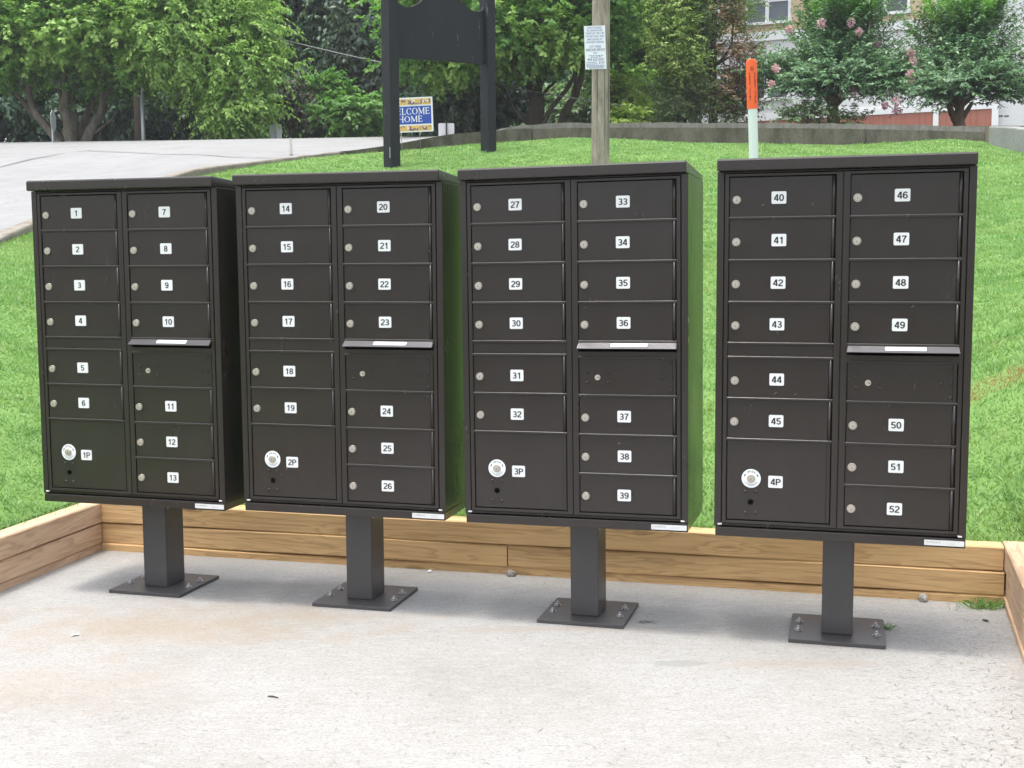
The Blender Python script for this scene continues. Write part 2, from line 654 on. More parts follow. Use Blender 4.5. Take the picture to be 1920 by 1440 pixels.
col = k.mix(k.ramp(k.noise(k.coord(scale=(1, 2.2, 1), loc=(4, 2, 0)), 1.7, 5, .7), [(.54, 0.0), (.70, .55)]), col, (.36, .45, .21))
d = k.spot(c, DRY, 1.1, .20, k.noise(c, 3.0, 4), .35)
col = k.mix(k.ramp(d, [(.45, .9), (1.0, 0.0)]), col, (.36, .25, .12))
k.color(col)
tr = k.n('BsdfTranslucent'); k.L(k.mix(1.0, col, (1.1, 1.2, .6), 'MULTIPLY'), tr.inputs[0])
mx = k.n('MixShader'); mx.inputs[0].default_value = .35
k.L(k.p.outputs[0], mx.inputs[1]); k.L(tr.outputs[0], mx.inputs[2]); k.L(mx.outputs[0], k.t.nodes['Material Output'].inputs[0])
BLADE = m

b = MB(); b.grid(LAWN)
kind(b.build('lawn', SOIL), 'structure')

# one big ground sheet under everything
m = mat('leaf_litter_ground', (.06, .05, .03), .95, spec=.1)
k = NT(m); c = k.coord()
col = k.mix(k.noise(c, .5, 5), (.045, .040, .024), (.09, .075, .045))
k.color(k.mix(k.ramp(k.noise(c, 4, 5), [(.45, 0.0), (.7, .6)]), col, (.05, .075, .025)))
xs = [-160, -100, -60, -40, -30] + list(np.arange(-24, 26, 2.0)) + [30, 40, 60, 100, 160]
ys = [-60, -20, -6, -2, 0, 2, 4] + list(np.arange(5, 18.6, 1.0)) + [18.9, 20, 22, 24, 26, 28, 31, 35, 40, 46, 55, 70, 100, 160, 300]


def base_z(x, y):
    if y > 18.3:
        return far_z(x, y) if y < 70 else far_z(x, 70)
    z = -.30
    if y > 5:
        z = -.30 + (y - 5) / 13.3 * 2.9
    return z


b = MB(); b.grid([[(x, y, base_z(x, y)) for x in xs] for y in ys])
kind(b.build('ground', m), 'structure')

# pad
PADM = m_concrete_pad()
ex = Vector((math.cos(-.2659), math.sin(-.2659), 0)); ey = Vector((-ex.y, ex.x, 0))
c0 = Vector((-.024, 4.788, 0))                       # middle of the back timber's foot
b = MB()
P = [[c0 + ex * x + ey * y for x in np.linspace(-2.6, 2.6, 14)] for y in np.linspace(.02, -6.0, 16)]
b.grid(P, smooth=False)
P0 = [p + Vector((0, 0, -.15)) for p in P[-1]]
b.grid([P[-1], P0], smooth=False)
kind(b.build('concrete_pad', PADM), 'structure')

# road: from the kerb up to its crest
ROADM = m_concrete('road_concrete', (.25, .252, .251), (.285, .287, .287), (.165, .163, .160), .55, .28)
CREST = [(-900, 275, 23.0), (-300, 269, 24.5), (0, 267, 25.5), (300, 263, 26), (550, 259.5, 26.5), (860, 254, 27), (1000, 249, 27)]


def road_pt(u, t):
    n0 = cb(u)[1] + Vector((0, 0, -.02))
    v, Y = lerp_tab(CREST, u)
    p = n0.lerp(at(u, v, Y), t)
    p.z += .10 * math.sin(t * math.pi) * (1 if u < 500 else max(0, 1 - (u - 500) / 250))
    return p


us = list(np.linspace(-700, 830, 60))
b = MB(); b.grid([[road_pt(u, t) for u in us] for t in np.linspace(0, 1, 18)] + [[road_pt(u, 1) + Vector((0, 3, -.35)) for u in us]])


def road_line(uv, wd):
    L_, R_ = [], []
    for u, t in uv:
        p = road_pt(u, t) + Vector((0, 0, .014))
        L_.append(p); R_.append(p)
    n = len(b.v)
    for i, p in enumerate(L_):
        q = L_[min(i + 1, len(L_) - 1)] - L_[max(i - 1, 0)]
        s_ = Vector((-q.y, q.x, 0)).normalized() * wd * (0.6 + .8 * rnd.random())
        dz = (road_pt(uv[i][0], min(1, uv[i][1] + .02)) - road_pt(uv[i][0], uv[i][1]))
        b.v += [p - s_, p + s_]
    for i in range(len(L_) - 1):
        b.face([n + 2 * i, n + 2 * i + 1, n + 2 * i + 3, n + 2 * i + 2], 1)


def t_of(u, v):
    vt = lerp_tab(CURB, u)[1]
    Yn = lerp_tab(CURB, u)[2]; vc, Yc = lerp_tab(CREST, u)
    lo, hi = 0., 1.
    for _ in range(30):
        mi = (lo + hi) / 2
        p = road_pt(u, mi)
        # row of p
        d = p - Vector((0, 0, CZ))
        dd = d.y * math.cos(PITCH) - d.z * math.sin(PITCH); uu = d.z * math.cos(PITCH) + d.y * math.sin(PITCH)
        row = 720 - F * uu / dd + (u - 960) * math.sin(ROLL)
        if row > v: lo = mi
        else: hi = mi
    return lo


for pts in ([(u, t_of(u, v)) for u, v in ((-60, 325), (0, 314), (60, 299), (120, 288), (170, 284), (240, 286), (330, 290), (430, 295), (530, 298))],
            [(546, .06), (545.5, .3), (545, .6), (544, 1.0)]):
    road_line(pts, .022)
m = mat('road_joint', (.17, .165, .155), .9)
kind(b.build('road', [ROADM, m], fix=False), 'structure')

# kerb and walls
KERBM = m_concrete('kerb_concrete', (.24, .22, .185), (.31, .285, .25), (.15, .125, .095), 2.2, .6)
WALLM = m_concrete('old_wall_concrete', (.125, .115, .092), (.18, .166, .135), (.05, .047, .035), 1.6, .75)
TOPM = m_concrete('wall_top_aggregate', (.21, .195, .185), (.29, .27, .255), (.10, .092, .085), 6.0, .5)
GREYM = m_concrete('pale_wall_concrete', (.24, .25, .245), (.30, .31, .305), (.17, .17, .16), 1.2, .4)


def run(pts, thick, zf=None, top0=0.0, mi=0, b=None, jag=0.0):
    """a wall along bottom/top points; thick goes away from the viewer"""
    b = b or MB()
    n = len(b.v)
    for i, (lo, hi) in enumerate(pts):
        q = pts[min(i + 1, len(pts) - 1)][0] - pts[max(i - 1, 0)][0]
        nn = Vector((-q.y, q.x, 0)).normalized() * thick
        j = jag * (rnd.random() - .5)
        lo2 = Vector((lo.x, lo.y, lo.z)); hi2 = Vector((hi.x, hi.y, hi.z + j))
        b.v += [lo2, hi2, hi2 + nn, lo2 + nn]
    for i in range(len(pts) - 1):
        for k in range(4):
            j = (k + 1) % 4
            b.face([n + 4 * i + k, n + 4 * i + j, n + 4 * i + 4 + j, n + 4 * i + 4 + k], mi)
    b.face([n, n + 1, n + 2, n + 3], mi)
    e = n + 4 * (len(pts) - 1)
    b.face([e + 3, e + 2, e + 1, e], mi)
    return b


kp = []
for u in np.linspace(-700, 640, 60):
    lo, hi = cb(u)
    kp.append((lo - Vector((0, 0, .25)), hi))
o = run(kp, .16, jag=.015).build('curb', KERBM, bevel=.03)
tag(o, 'low pale concrete curb between the lawn and the white driveway', 'curb')

rw = thing('retaining_wall', 'long weathered low concrete wall along the top of the lawn', 'wall', tuple(cb(1057)[0]))
off = -rw.location
wp, tp = [], []
for u in list(np.linspace(642, 1846, 90)):
    lo, hi = cb(u)
    k_ = min(1, max(0, (u - 900) / 120)) * .075
    wp.append((lo + off - Vector((0, 0, .3)), hi + off - Vector((0, 0, k_))))
    if u > 925:
        sh = Vector((0, .006, 0))
        tp.append((hi + off - Vector((0, 0, k_ - .002)) + sh, hi + off + sh))
run(wp, .24).build('wall_body', WALLM, rw)
run(tp, .26, jag=.016).build('coping', TOPM, rw)
for u in (997, 1622):
    lo, hi = cb(u)
    bb = MB(); p = lo + off
    bb.tube([p + Vector((0, -.004, -.05)), p + Vector((.01, -.004, .12)), p + Vector((-.006, -.004, hi.z - lo.z - .07))], [.012, .010, .012], 5)
    bb.build('crack', mat('crack_dark', (.05, .045, .04), .9), rw)
pts = []
for u in np.linspace(1853, 2400, 24):
    v, vt, Y = lerp_tab(WALL2, u)
    pts.append((at(u, v, Y) - Vector((0, 0, .3)), at(u, vt, Y)))
o = run(pts, .25, jag=.01).build('concrete_wall', GREYM, bevel=.02)
tag(o, 'pale grey concrete wall running downhill at the right end of the lawn', 'wall')

# ------------------------------------------------------------------ timber frame round the pad
TIM = m_timber('treated_pine_tan', (.66, .42, .195), (.75, .515, .265), (.37, .215, .095))
TIMG = m_timber('weathered_pine_grey', (.55, .375, .245), (.65, .47, .325), (.32, .195, .115))


def beam(parent, A, B, z0, z1, back, name='timber_beam', m=TIM, splits=None):
    """square timber from A to B; back = vector across its thickness"""
    A, B = Vector(A), Vector(B)
    L = (B - A).length
    x = (B - A).normalized(); y = Vector((-x.y, x.x, 0))
    th = back.dot(y)
    bb = MB()
    nx = max(6, int(L * 6))
    prof = [(0, z0), (0, z1), (th, z1), (th, z0)]
    bv = .005
    out = []
    sg = 1 if th > 0 else -1
    for (py, pz), (dy, dz) in zip(prof, (((1, 1)), ((1, -1)), ((-1, -1)), ((-1, 1)))):
        out += [(py, pz + dz * bv), (py + sg * dy * bv, pz)] if (dy, dz) in ((1, 1), (-1, -1)) else [(py + sg * dy * bv, pz), (py, pz + dz * bv)]
    out = [(0, z0 + bv), (0, z1 - bv), (sg * bv, z1), (th - sg * bv, z1), (th, z1 - bv), (th, z0 + bv), (th - sg * bv, z0), (sg * bv, z0)]
    k = len(out)
    zc = (z0 + z1) / 2
    for i in range(nx + 1):
        t = i / nx
        wy, wz = .0035 * math.sin(t * L * 2.1 + z0 * 50), .002 * math.sin(t * L * 3.3 + z1 * 31)
        for py, pz in out:
            bb.v.append(Vector((t * L, py + wy, pz - zc + wz)))
    for i in range(nx):
        for q in range(k):
            r_ = (q + 1) % k
            bb.face([i * k + q, i * k + r_, (i + 1) * k + r_, (i + 1) * k + q])
    bb.face(list(range(k))); bb.face([nx * k + q for q in range(k - 1, -1, -1)])
    o = bb.build(name, m, parent)
    o.location = A - parent.location + Vector((0, 0, zc))
    o.rotation_euler = (0, 0, math.atan2(x.y, x.x))
    return o


LC, RC = Vector((-1.827, 5.279, 0)), Vector((1.779, 4.297, 0))
tw = thing('timber_wall', 'low timber wall of stacked tan beams behind the four mailbox clusters', 'timber wall', LC.lerp(RC, .5), group='timber walls round the pad')
bk = ey * .09
zz = [(-.055, .0305), (.0335, .121), (.124, .213)]
dL = ex * -.12
beam(tw, LC + dL, RC + ex * .1, *zz[0], bk)
sp = LC.lerp(RC, .50)
beam(tw, LC + dL, sp - ex * .002 + Vector((0, 0, 0)), *zz[1], bk)
beam(tw, sp + ex * .002 - ey * .002, RC + ex * .0, *zz[1], bk)
beam(tw, LC - ex * .0 - ey * .003, RC - ex * .004 - ey * .003, *zz[2], bk)
dl = Vector((-.22, -.975, 0)).normalized(); dr = Vector((-.295, -.955, 0)).normalized()
tl = thing('timber_wall', 'weathered greyish timber wall along the left edge of the pad', 'timber wall', LC + dl * 1.5, group='timber walls round the pad')
nl = Vector((dl.y, -dl.x, 0)); nl = nl if nl.x < 0 else -nl
for i, z in enumerate(zz):
    beam(tl, LC - nl * .002 + dl * (.006 if i == 2 else .004) - (ey * -.0 if i < 2 else ey * -.092), LC + dl * 4.2 - nl * .002, *z, nl * .09, m=TIMG)
tr_ = thing('timber_wall', 'timber wall with worn flat top along the right edge of the pad', 'timber wall', RC + dr * 1.5, group='timber walls round the pad')
nr = Vector((dr.y, -dr.x, 0)); nr = nr if nr.x > 0 else -nr
for i, z in enumerate(zz):
    beam(tr_, RC + nr * .002 + dr * .006 + (ey * .092 if i == 2 else ey * -.002), RC + dr * 3.6 + nr * .002, *(z if i < 2 else (z[0], z[1] + .004)), nr * .115, m=TIMG)

# ------------------------------------------------------------------ mailbox clusters
W2, ZB, ZT0, ZT1, DEP = .3875, .3552, 1.5301, 1.5685, .3809
DIVL = [1.5155, 1.3836, 1.2500, 1.1170, .9855, .9406, .8075, .6750, .4075]
DIVR = [1.5155, 1.3830, 1.2500, 1.1165, .9850, .9330, .8055, .6727, .5397, .4060]
XL, XR = (-.3500, -.0207), (.0207, .3505)            # the two columns of doors
_door = {}


def door_mesh(wd, h):
    """a flat flush door with a raised hinge strip on its right side"""
    key = (round(wd, 4), round(h, 4))
    if key not in _door:
        b = MB()
        b.box(-wd / 2 + .0025, wd / 2 - .0145, .0030, .0075, -h / 2, h / 2)
        xr = wd / 2
        b.prism([(xr - .0140, .004), (xr - .0130, .0010), (xr - .0105, -.0016), (xr - .0080, -.0026), (xr - .0055, -.0016), (xr - .0037, .0010), (xr - .0032, .004)],
                lambda p: (p[0], p[1], -h / 2), lambda p: (p[0], p[1], h / 2), 0, True)
        b.box(xr - .0142, xr - .003, .004, .0075, -h / 2, h / 2)
        o = b.build('mailbox_door', BRONZE, bevel=.0006)
        _door[key] = o.data
        COL.objects.unlink(o); bpy.data.objects.remove(o)
    return _door[key]


def lock_mb(r=.0125):
    b = MB()
    b.disc(0, 0, r, -.0035, .004, 0, 24, r * 1.06)
    b.ring(0, 0, r * .80, r * .86, -.0037, 0, 2 * math.pi, 1, 24)
    b.disc(0, -.0006, r * .50, -.0050, -.0034, 0, 18)
    b.box(-.0009, .0009, -.0053, -.0049, -.0045, .0022, 1)
    return b


_lock = None


def put_lock(parent, x, z):
    global _lock
    if _lock is None:
        o = lock_mb().build('lock', [NICKEL, SLOT]); _lock = o.data
        COL.objects.unlink(o); bpy.data.objects.remove(o)
    return link('lock', _lock, parent, (x, 0, z))


def number_label(parent, s, x, z):
    b = MB()
    b.plate(rrect(.0455, .0385, .004), .0008, .0032, 0)
    b.mesh2d(numerals(s, .0212), lambda x, y: (x * 1.27, .0004, y - .0003), 1)
    return b.build('number_label', [LABEL, INK], parent, (x, 0, z), fix=False)


def rivets(b, pts, r=.0062):
    for x, z in pts:
        b.disc(x, z, r * .45, -.0012, .0008, 0, 14, r * .85)
        b.disc(x, z, r * .85, .0008, .0034, 0, 14, r)


def cluster(i, X, Y, yaw, r1, r2, nums, label):
    t = thing('mailbox_cluster', label, 'mailbox unit', (X, Y, 0), (-r2, r1, yaw), 'cluster mailbox units on pedestals')
    # shell: sides, back, floor, top and the front jambs
    b = MB()
    b.box(-W2, -.3660, 0, DEP, ZB + .0305, ZT0)
    b.box(.3660, W2, 0, DEP, ZB + .0305, ZT0)
    b.box(-.366, .366, DEP - .01, DEP - .0005, ZB + .0305, ZT0)
    b.box(-.366, .366, .012, DEP - .01, ZB + .032, ZB + .040)
    b.box(-.366, .366, .0045, .02, 1.5245, ZT0)
    b.build('cabinet', BRONZE, t, bevel=.0015)
    b = MB(); b.box(-.3658, .3658, .0125, .018, ZB + .041, 1.5244); b.build('back_panel', GAP, t)
    b = MB(); b.box(-.3835, .3868, -.002, DEP - .004, ZB, ZB + .0295); b.build('bottom_skirt', BRONZE, t, bevel=.002)
    # sloping hood over the whole cabinet
    b = MB()
    cw, cp, zb2 = .386, .030, 1.5512
    pr = [(-cp, ZT0), (-cp, ZT1 - .004), (-cp + .004, ZT1), (DEP + .004, zb2), (DEP + .004, ZT0 + .003), (.0, ZT0 + .0005)]
    pr = [(-cp, ZT0 + .0008), (-cp, ZT1 - .006), (-cp + .0015, ZT1 - .002), (-cp + .006, ZT1), (DEP + .004, zb2), (DEP + .004, ZT0 + .0008)]
    b.prism(pr, lambda p: (-cw, p[0], p[1]), lambda p: (cw, p[0], p[1]))
    b.build('roof_cap', BRONZE, t, bevel=.004)
    # the two hinged frames
    for (x0, x1), dv, side in ((XL, DIVL, 0), (XR, DIVR, 1)):
        b = MB()
        ox = x0 - .0125 if side == 0 else x0 - .0192
        ix = x1 + .0192 if side == 0 else x1 + .0125
        zt, zl = 1.5225, .3985
        b.box(ox, x0, -.0012, .012, zl, zt)
        b.box(x1, ix, -.0012, .012, zl, zt)
        b.box(x0, x1, -.0012, .012, dv[0] - .001, zt)
        b.box(x0, x1, -.0012, .012, zl, dv[-1] + .001)
        for z in dv[1:-1]:
            b.prism([(-.0012, z - .0046), (-.0026, z - .0024), (-.0026, z + .0024), (-.0012, z + .0046), (.012, z + .0046), (.012, z - .0046)],
                    lambda p: (x0, p[0], p[1]), lambda p: (x1, p[0], p[1]))
        if side == 0:                                   # blank strip between the fourth and the fifth door
            b.box(x0 + .001, x1 - .001, .002, .0118, DIVL[5] + .0046, DIVL[4] - .0046)
        else:                                           # rail under the outgoing slot
            b.box(x0, x1, -.0012, .0118, DIVR[5] - .0003, .9530)
            b.box(x0, x1, .0110, .0120, .9530, .9800, 1)
        # thin bead round the frame
        b.box(ox - .0022, ox - .0002, .003, .0122, zl, zt)
        b.build('door_frame', [BRONZE, GAP], t, bevel=.0012)
    for sx in (-1, 1):
        b = MB(); b.box(-.006, .006, -.0016, .006, -.0022, .0022); b.build('corner_clip', PLASTIC, t, (sx * .3695, 0, .3945 if sx < 0 else .3925))
    k = 0

    def tenant(x0, x1, zt, zb, n, lx, nx):
        h = zt - zb - .0098
        cx, cz = (x0 + x1) / 2, (zt + zb) / 2
        o = link('mailbox_door', door_mesh(x1 - x0, h), t, (cx, 0, cz))
        o['label'] = 'mailbox door numbered ' + n
        put_lock(o, lx - cx, -.0085)
        number_label(o, n, nx - cx + rnd.uniform(-.0015, .0015), -.003 + rnd.uniform(-.001, .001))
    n = list(nums)
    for a in (0, 1, 2, 3, 5, 6):
        tenant(*XL, DIVL[a], DIVL[a + 1], n.pop(0), -.3262, -.1945)
    for a in (0, 1, 2, 3, 6, 7, 8):
        tenant(*XR, DIVR[a], DIVR[a + 1], n.pop(0), .0428, .1743)
    # parcel locker
    zt, zb = DIVL[7], DIVL[8]
    cx, cz = (XL[0] + XL[1]) / 2, (zt + zb) / 2
    b = MB(); wd = XL[1] - XL[0]; h = zt - zb - .0098
    b.box(-wd / 2 + .0025, wd / 2 - .0145, .0030, .0075, -h / 2, h / 2)
    b.box(wd / 2 - .0138, wd / 2 - .0035, .0002, .0075, -h / 2, h / 2)
    rivets(b, [(x - cx, z - cz) for x, z in ((-.2884, .5045), (-.2544, .5050), (-.2880, .4350), (-.2545, .4354))])
    o = b.build('parcel_door', BRONZE, t, (cx, 0, cz), bevel=.0005)
    b = MB(); b.disc(0, 0, .0095, .0022, .0029, 0, 20)
    b.build('key_hole', GAP, o, (-.2712 - cx, 0, .4705 - cz))
    b = MB()
    b.disc(0, 0, .0305, .0010, .0032, 0, 36)
    R0 = .0228
    for ch, a in zip('OPEN', (117, 99, 81, 62)):
        tm = text(ch, .0068, .01); a = R(a)
        ca, sa = math.cos(a - math.pi / 2), math.sin(a - math.pi / 2)
        b.mesh2d(tm, lambda x, y: (R0 * math.cos(a) + x * ca - y * sa, .0006, R0 * math.sin(a) + x * sa + y * ca), 1)
    for s_ in (-1, 1):
        a = R(90 + s_ * 63)
        p = Vector((math.cos(a) * .0225, math.sin(a) * .0225))
        tx = Vector((-math.sin(a), math.cos(a))) * -s_
        q = Vector((math.cos(a), math.sin(a)))
        nn = len(b.v)
        for e in (p - tx * .0050 + q * .0012, p - tx * .0050 - q * .0012, p + tx * .0008 - q * .0016, p + tx * .0008 - q * .0026, p + tx * .0058, p + tx * .0008 + q * .0026, p + tx * .0008 + q * .0016):
            b.v.append(Vector((e.x, .0006, e.y)))
        b.face(list(range(nn, nn + 7)), 1)
    for rr, a0, a1 in ((.0242, 205, 335), (.0205, 212, 328)):
        a = a0
        while a < a1:
            da = rnd.uniform(5, 16)
            b.ring(0, 0, rr - .0008, rr + .0008, .0006, R(a), R(min(a + da, a1)), 2, 4)
            a += da + 3.5
    b.build('open_dial', [DIAL, INK, INKGREY], o, (-.2701 - cx, 0, .5485 - cz), fix=False)
    put_lock(o, -.2701 - cx, .5485 - cz).location.y = -.002
    number_label(o, '%dP' % (i + 1), -.193 - cx, .5402 - cz)
    # outgoing mail door and hood
    zt, zb = DIVR[5], DIVR[6]
    cx, cz = (XR[0] + XR[1]) / 2, (zt + zb) / 2
    b = MB(); wd = XR[1] - XR[0]; h = zt - zb - .0080
    b.box(-wd / 2 + .0025, wd / 2 - .0145, .0030, .0075, -h / 2, h / 2)
    b.box(wd / 2 - .0138, wd / 2 - .0035, .0012, .0075, -h / 2, h / 2)
    rivets(b, [(x - cx, z - cz) for x, z in ((.0501, .8826), (.1212, .883), (.0495, .8489), (.1215, .8496), (.3024, .8659), (.3292, .9168), (.3300, .8711), (.3300, .8248))])
    o = b.build('outgoing_mail_door', BRONZE, t, (cx, 0, cz), bevel=.0005)
    b = MB(); b.disc(0, 0, .0092, -.0020, .004, 0, 20); b.box(.0000, .0075, -.0024, -.0019, -.0014, .0010, 1); b.box(-.001, .0015, -.0024, -.0019, -.0005, .0005, 1)
    b.build('lock', [NICKEL, SLOT], o, (.0856 - cx, 0, .8665 - cz))
    b = MB()
    A = (-.001, .9835); B = (-.0245, .9655); C_ = (-.0245, .9628)
    b.prism([A, B, C_, (-.0225, .9628), (.006, .9805), (.006, .9835)], lambda p: (.0195 + (.003 if p[0] > -.01 else 0), p[0], p[1]), lambda p: (.3530 - (.003 if p[0] > -.01 else 0), p[0], p[1]))
    o = b.build('mail_slot_hood', HOODM, t, bevel=.0008)
    b = MB()
    d = Vector((0, B[0] - A[0], B[1] - A[1])).normalized(); nv = Vector((0, d.z, -d.y)).normalized()
    if nv.z < 0: nv = -nv
    mid = Vector((.195, (A[0] + B[0]) / 2, (A[1] + B[1]) / 2)) + nv * .0006
    up = -d
    fp = lambda p: mid + Vector((p[0], 0, 0)) + up * p[1]
    b.prism(rrect(.122, .0165, .003), lambda p: fp(p) + nv * .0006, fp)
    b.mesh2d(text('OUTGOING MAIL', .0062, .01, width=.10), lambda x, y: fp((x, y)) + nv * .0010, 1)
    b.build('slot_sticker', [mat('slot_sticker_white', (.80, .86, .89), .35), mat('pale_blue_ink', (.42, .58, .66), .5)], o, fix=False)
    # maker's sticker, code square left out
    b = MB()
    b.plate(rrect(.118, .0170, .002), -.0030, -.0021, 0)
    b.mesh2d(text('FLORENCE', .0052, .004, width=.043), lambda x, y: (x - .0325, -.0034, y + .0018), 1)
    b.disc(-.052, -.0052, .0012, -.0034, -.0031, 1, 8)
    for zq, x0q, x1q in ((.0025, .006, .034), (-.0005, .010, .034), (-.0036, .008, .030)):
        b.box(x0q, x1q, -.0033, -.0031, zq - .0005, zq + .0005, 2)
    b.build('maker_sticker', [mat('sticker_silver', (.66, .67, .67), .4), INKGREY, mat('pale_ink', (.55, .56, .56), .5)], t, (.3243, 0, .3695), fix=False)
    # pedestal and foot
    tx, pw = .0065, .0503
    b = MB(); b.box(tx - pw, tx + pw, .1258, .2561, .0127, ZB + .005)
    b.build('pedestal', PLATE_M, t, bevel=.004)
    b = MB(); b.box(tx - .1531, tx + .1531, .0426, .3418, -.001, .0127)
    bp = b.build('base_plate', PLATE_M, t, bevel=.0015)
    for sx in (-1, 1):
        for yy in (.150, .242):
            b = MB()
            b.vcyl(0, 0, 0, .0025, .0135, seg=16)
            b.vcyl(0, 0, .0025, .0095, .0090, .0086, seg=6)
            b.vcyl(0, 0, .0095, .0150, .0046, .0042, seg=10)
            o = b.build('bolt', STEEL, bp, (tx + sx * .124 + rnd.uniform(-.004, .004), yy + rnd.uniform(-.004, .004), .0127))
    for zq in (.335, .322):
        b = MB(); b.vcyl(0, 0, 0, .004, .0045, .003, seg=10)
        o = b.build('screw', STEEL, t, (tx + pw, .146, zq)); o.rotation_euler = (0, math.pi / 2, 0)
    # scuffs in the paint: short raised-edge scratches
    for _ in range(7):
        b = MB()
        x, z = rnd.uniform(-.33, .33), rnd.uniform(.42, 1.5)
        l, a = rnd.uniform(.004, .016), rnd.uniform(-.8, .8)
        if abs(abs(x) - .0) < .03: continue
        b.v += [Vector((x, .0028, z)), Vector((x + l * math.cos(a), .0028, z + l * math.sin(a))), Vector((x + l * .6, .0028, z + l * .6 * math.sin(a) - .0009))]
        b.face([0, 1, 2])
        b.build('scuff_mark', SCUFF, t, fix=False)
    return t


POSE = [(-1.42892, 4.47814, -.276798, .0040, -.00123), (-.611536, 4.27102, -.264322, .0037, -.00297),
        (.207862, 4.03872, -.283319, -.0066, .00371), (1.030646, 3.79524, -.272855, .0025, -.00737)]
LBL = ['dark bronze mailbox unit numbered 1 to 13 at the left end of the row',
       'dark bronze mailbox unit numbered 14 to 26 with parcel locker 2P',
       'dark bronze mailbox unit numbered 27 to 39 with parcel locker 3P',
       'dark bronze mailbox unit numbered 40 to 52 at the right end of the row']
for i, (q, l) in enumerate(zip(POSE, LBL)):
    cluster(i, *q, [str(i * 13 + j + 1) for j in range(13)], l)
# ------------------------------------------------------------------ leaves, grass: many small real faces, built with numpy
def raw_mesh(name, V, k, mats, parent=None, loc=(0, 0, 0), mi=None):
    """V (n*k,3): n separate faces of k corners"""
    n = len(V) // k
    me = bpy.data.meshes.new(name)
    me.vertices.add(n * k); me.vertices.foreach_set('co', np.ascontiguousarray(V, dtype=np.float32).ravel())
    me.loops.add(n * k); me.loops.foreach_set('vertex_index', np.arange(n * k, dtype=np.int32))
    me.polygons.add(n); me.polygons.foreach_set('loop_start', np.arange(0, n * k, k, dtype=np.int32))
    for m in (mats if isinstance(mats, (list, tuple)) else [mats]):
        me.materials.append(m)
    if mi is not None:
        me.polygons.foreach_set('material_index', np.ascontiguousarray(mi, dtype=np.int32))
    me.update(calc_edges=True)
    return link(name, me, parent, loc)


def unit(a):
    return a / (np.linalg.norm(a, axis=-1, keepdims=True) + 1e-9)


def leaf_faces(P, D, N, L, Wd):
    D = unit(D); N = unit(N - D * (N * D).sum(1, keepdims=True)); S = np.cross(D, N)
    L = L[:, None]; Wd = Wd[:, None]
    a = P; b_ = P + D * L * .42 + S * Wd * .5 + N * L * .10
    c_ = P + D * L - N * L * .12; d_ = P + D * L * .42 - S * Wd * .5 + N * L * .10
    return np.stack([a, b_, c_, d_], 1).reshape(-1, 3)


def crown_leaves(rg, ells, nclump, nshoot, nleaf, slen, llen, lw, up=.35, out=.6, droop=.25, jit=.8, clump_r=.35, shell=.35, hang=.35, focus=None):
    """ells: (centre, radii, weight). Leaves ride on short shoots grouped in clumps through the crown."""
    wts = np.array([e[2] for e in ells], float); wts /= wts.sum()
    pick = rg.choice(len(ells), nclump, p=wts)
    C = np.array([e[0] for e in ells])[pick]; Rr = np.array([e[1] for e in ells])[pick]
    d = unit(rg.normal(size=(nclump, 3)))
    r = (shell + (1 - shell) * rg.random((nclump, 1))) ** .6
    r *= 1 + .12 * rg.normal(size=(nclump, 1))
    cc = C + d * r * Rr
    o = unit(d / Rr * Rr.mean())
    if focus is not None:
        o = unit(cc - np.array(focus))
    cs = np.repeat(cc, nshoot, 0); os_ = np.repeat(o, nshoot, 0)
    n = len(cs)
    org = cs + rg.normal(size=(n, 3)) * clump_r * np.array([1, 1, .34])
    dr_ = unit(os_ * out + np.array([0, 0, up]) + rg.normal(size=(n, 3)) * jit * .5)
    sl_ = slen * (.6 + .8 * rg.random(n))
    t = np.linspace(.12, 1, nleaf)
    T = np.tile(t, n)[:, None]
    O = np.repeat(org, nleaf, 0); Dd = np.repeat(dr_, nleaf, 0); SL = np.repeat(sl_, nleaf)[:, None]
    P = O + Dd * T * SL - np.array([0, 0, 1]) * droop * SL * T ** 2
    tan = unit(Dd - np.array([0, 0, 2]) * droop * T)
    side = unit(np.cross(tan, np.array([0, 0, 1.0])) + 1e-6)
    sg = np.where((np.arange(len(P)) % 2) == 0, 1, -1)[:, None]
    D = tan * .45 + side * sg * .8 + rg.normal(size=P.shape) * .35 - np.array([0, 0, hang])
    N = np.array([0, 0, 1.0]) + np.repeat(os_, nleaf, 0) * .6 + rg.normal(size=P.shape) * .45
    L = llen * (.65 + .7 * rg.random(len(P))); Wd = lw * (.7 + .6 * rg.random(len(P)))
    return leaf_faces(P, D, N, L, Wd), cc


def ell(u, v, Y, ru, rv, ry, wt=None):
    c_ = at(u, v, Y); s = Y / F
    rad = (ru * s, ry, rv * s)
    return (np.array(c_), np.array(rad), wt if wt else (rad[0] * rad[2] + rad[0] * rad[1]) ** .9)


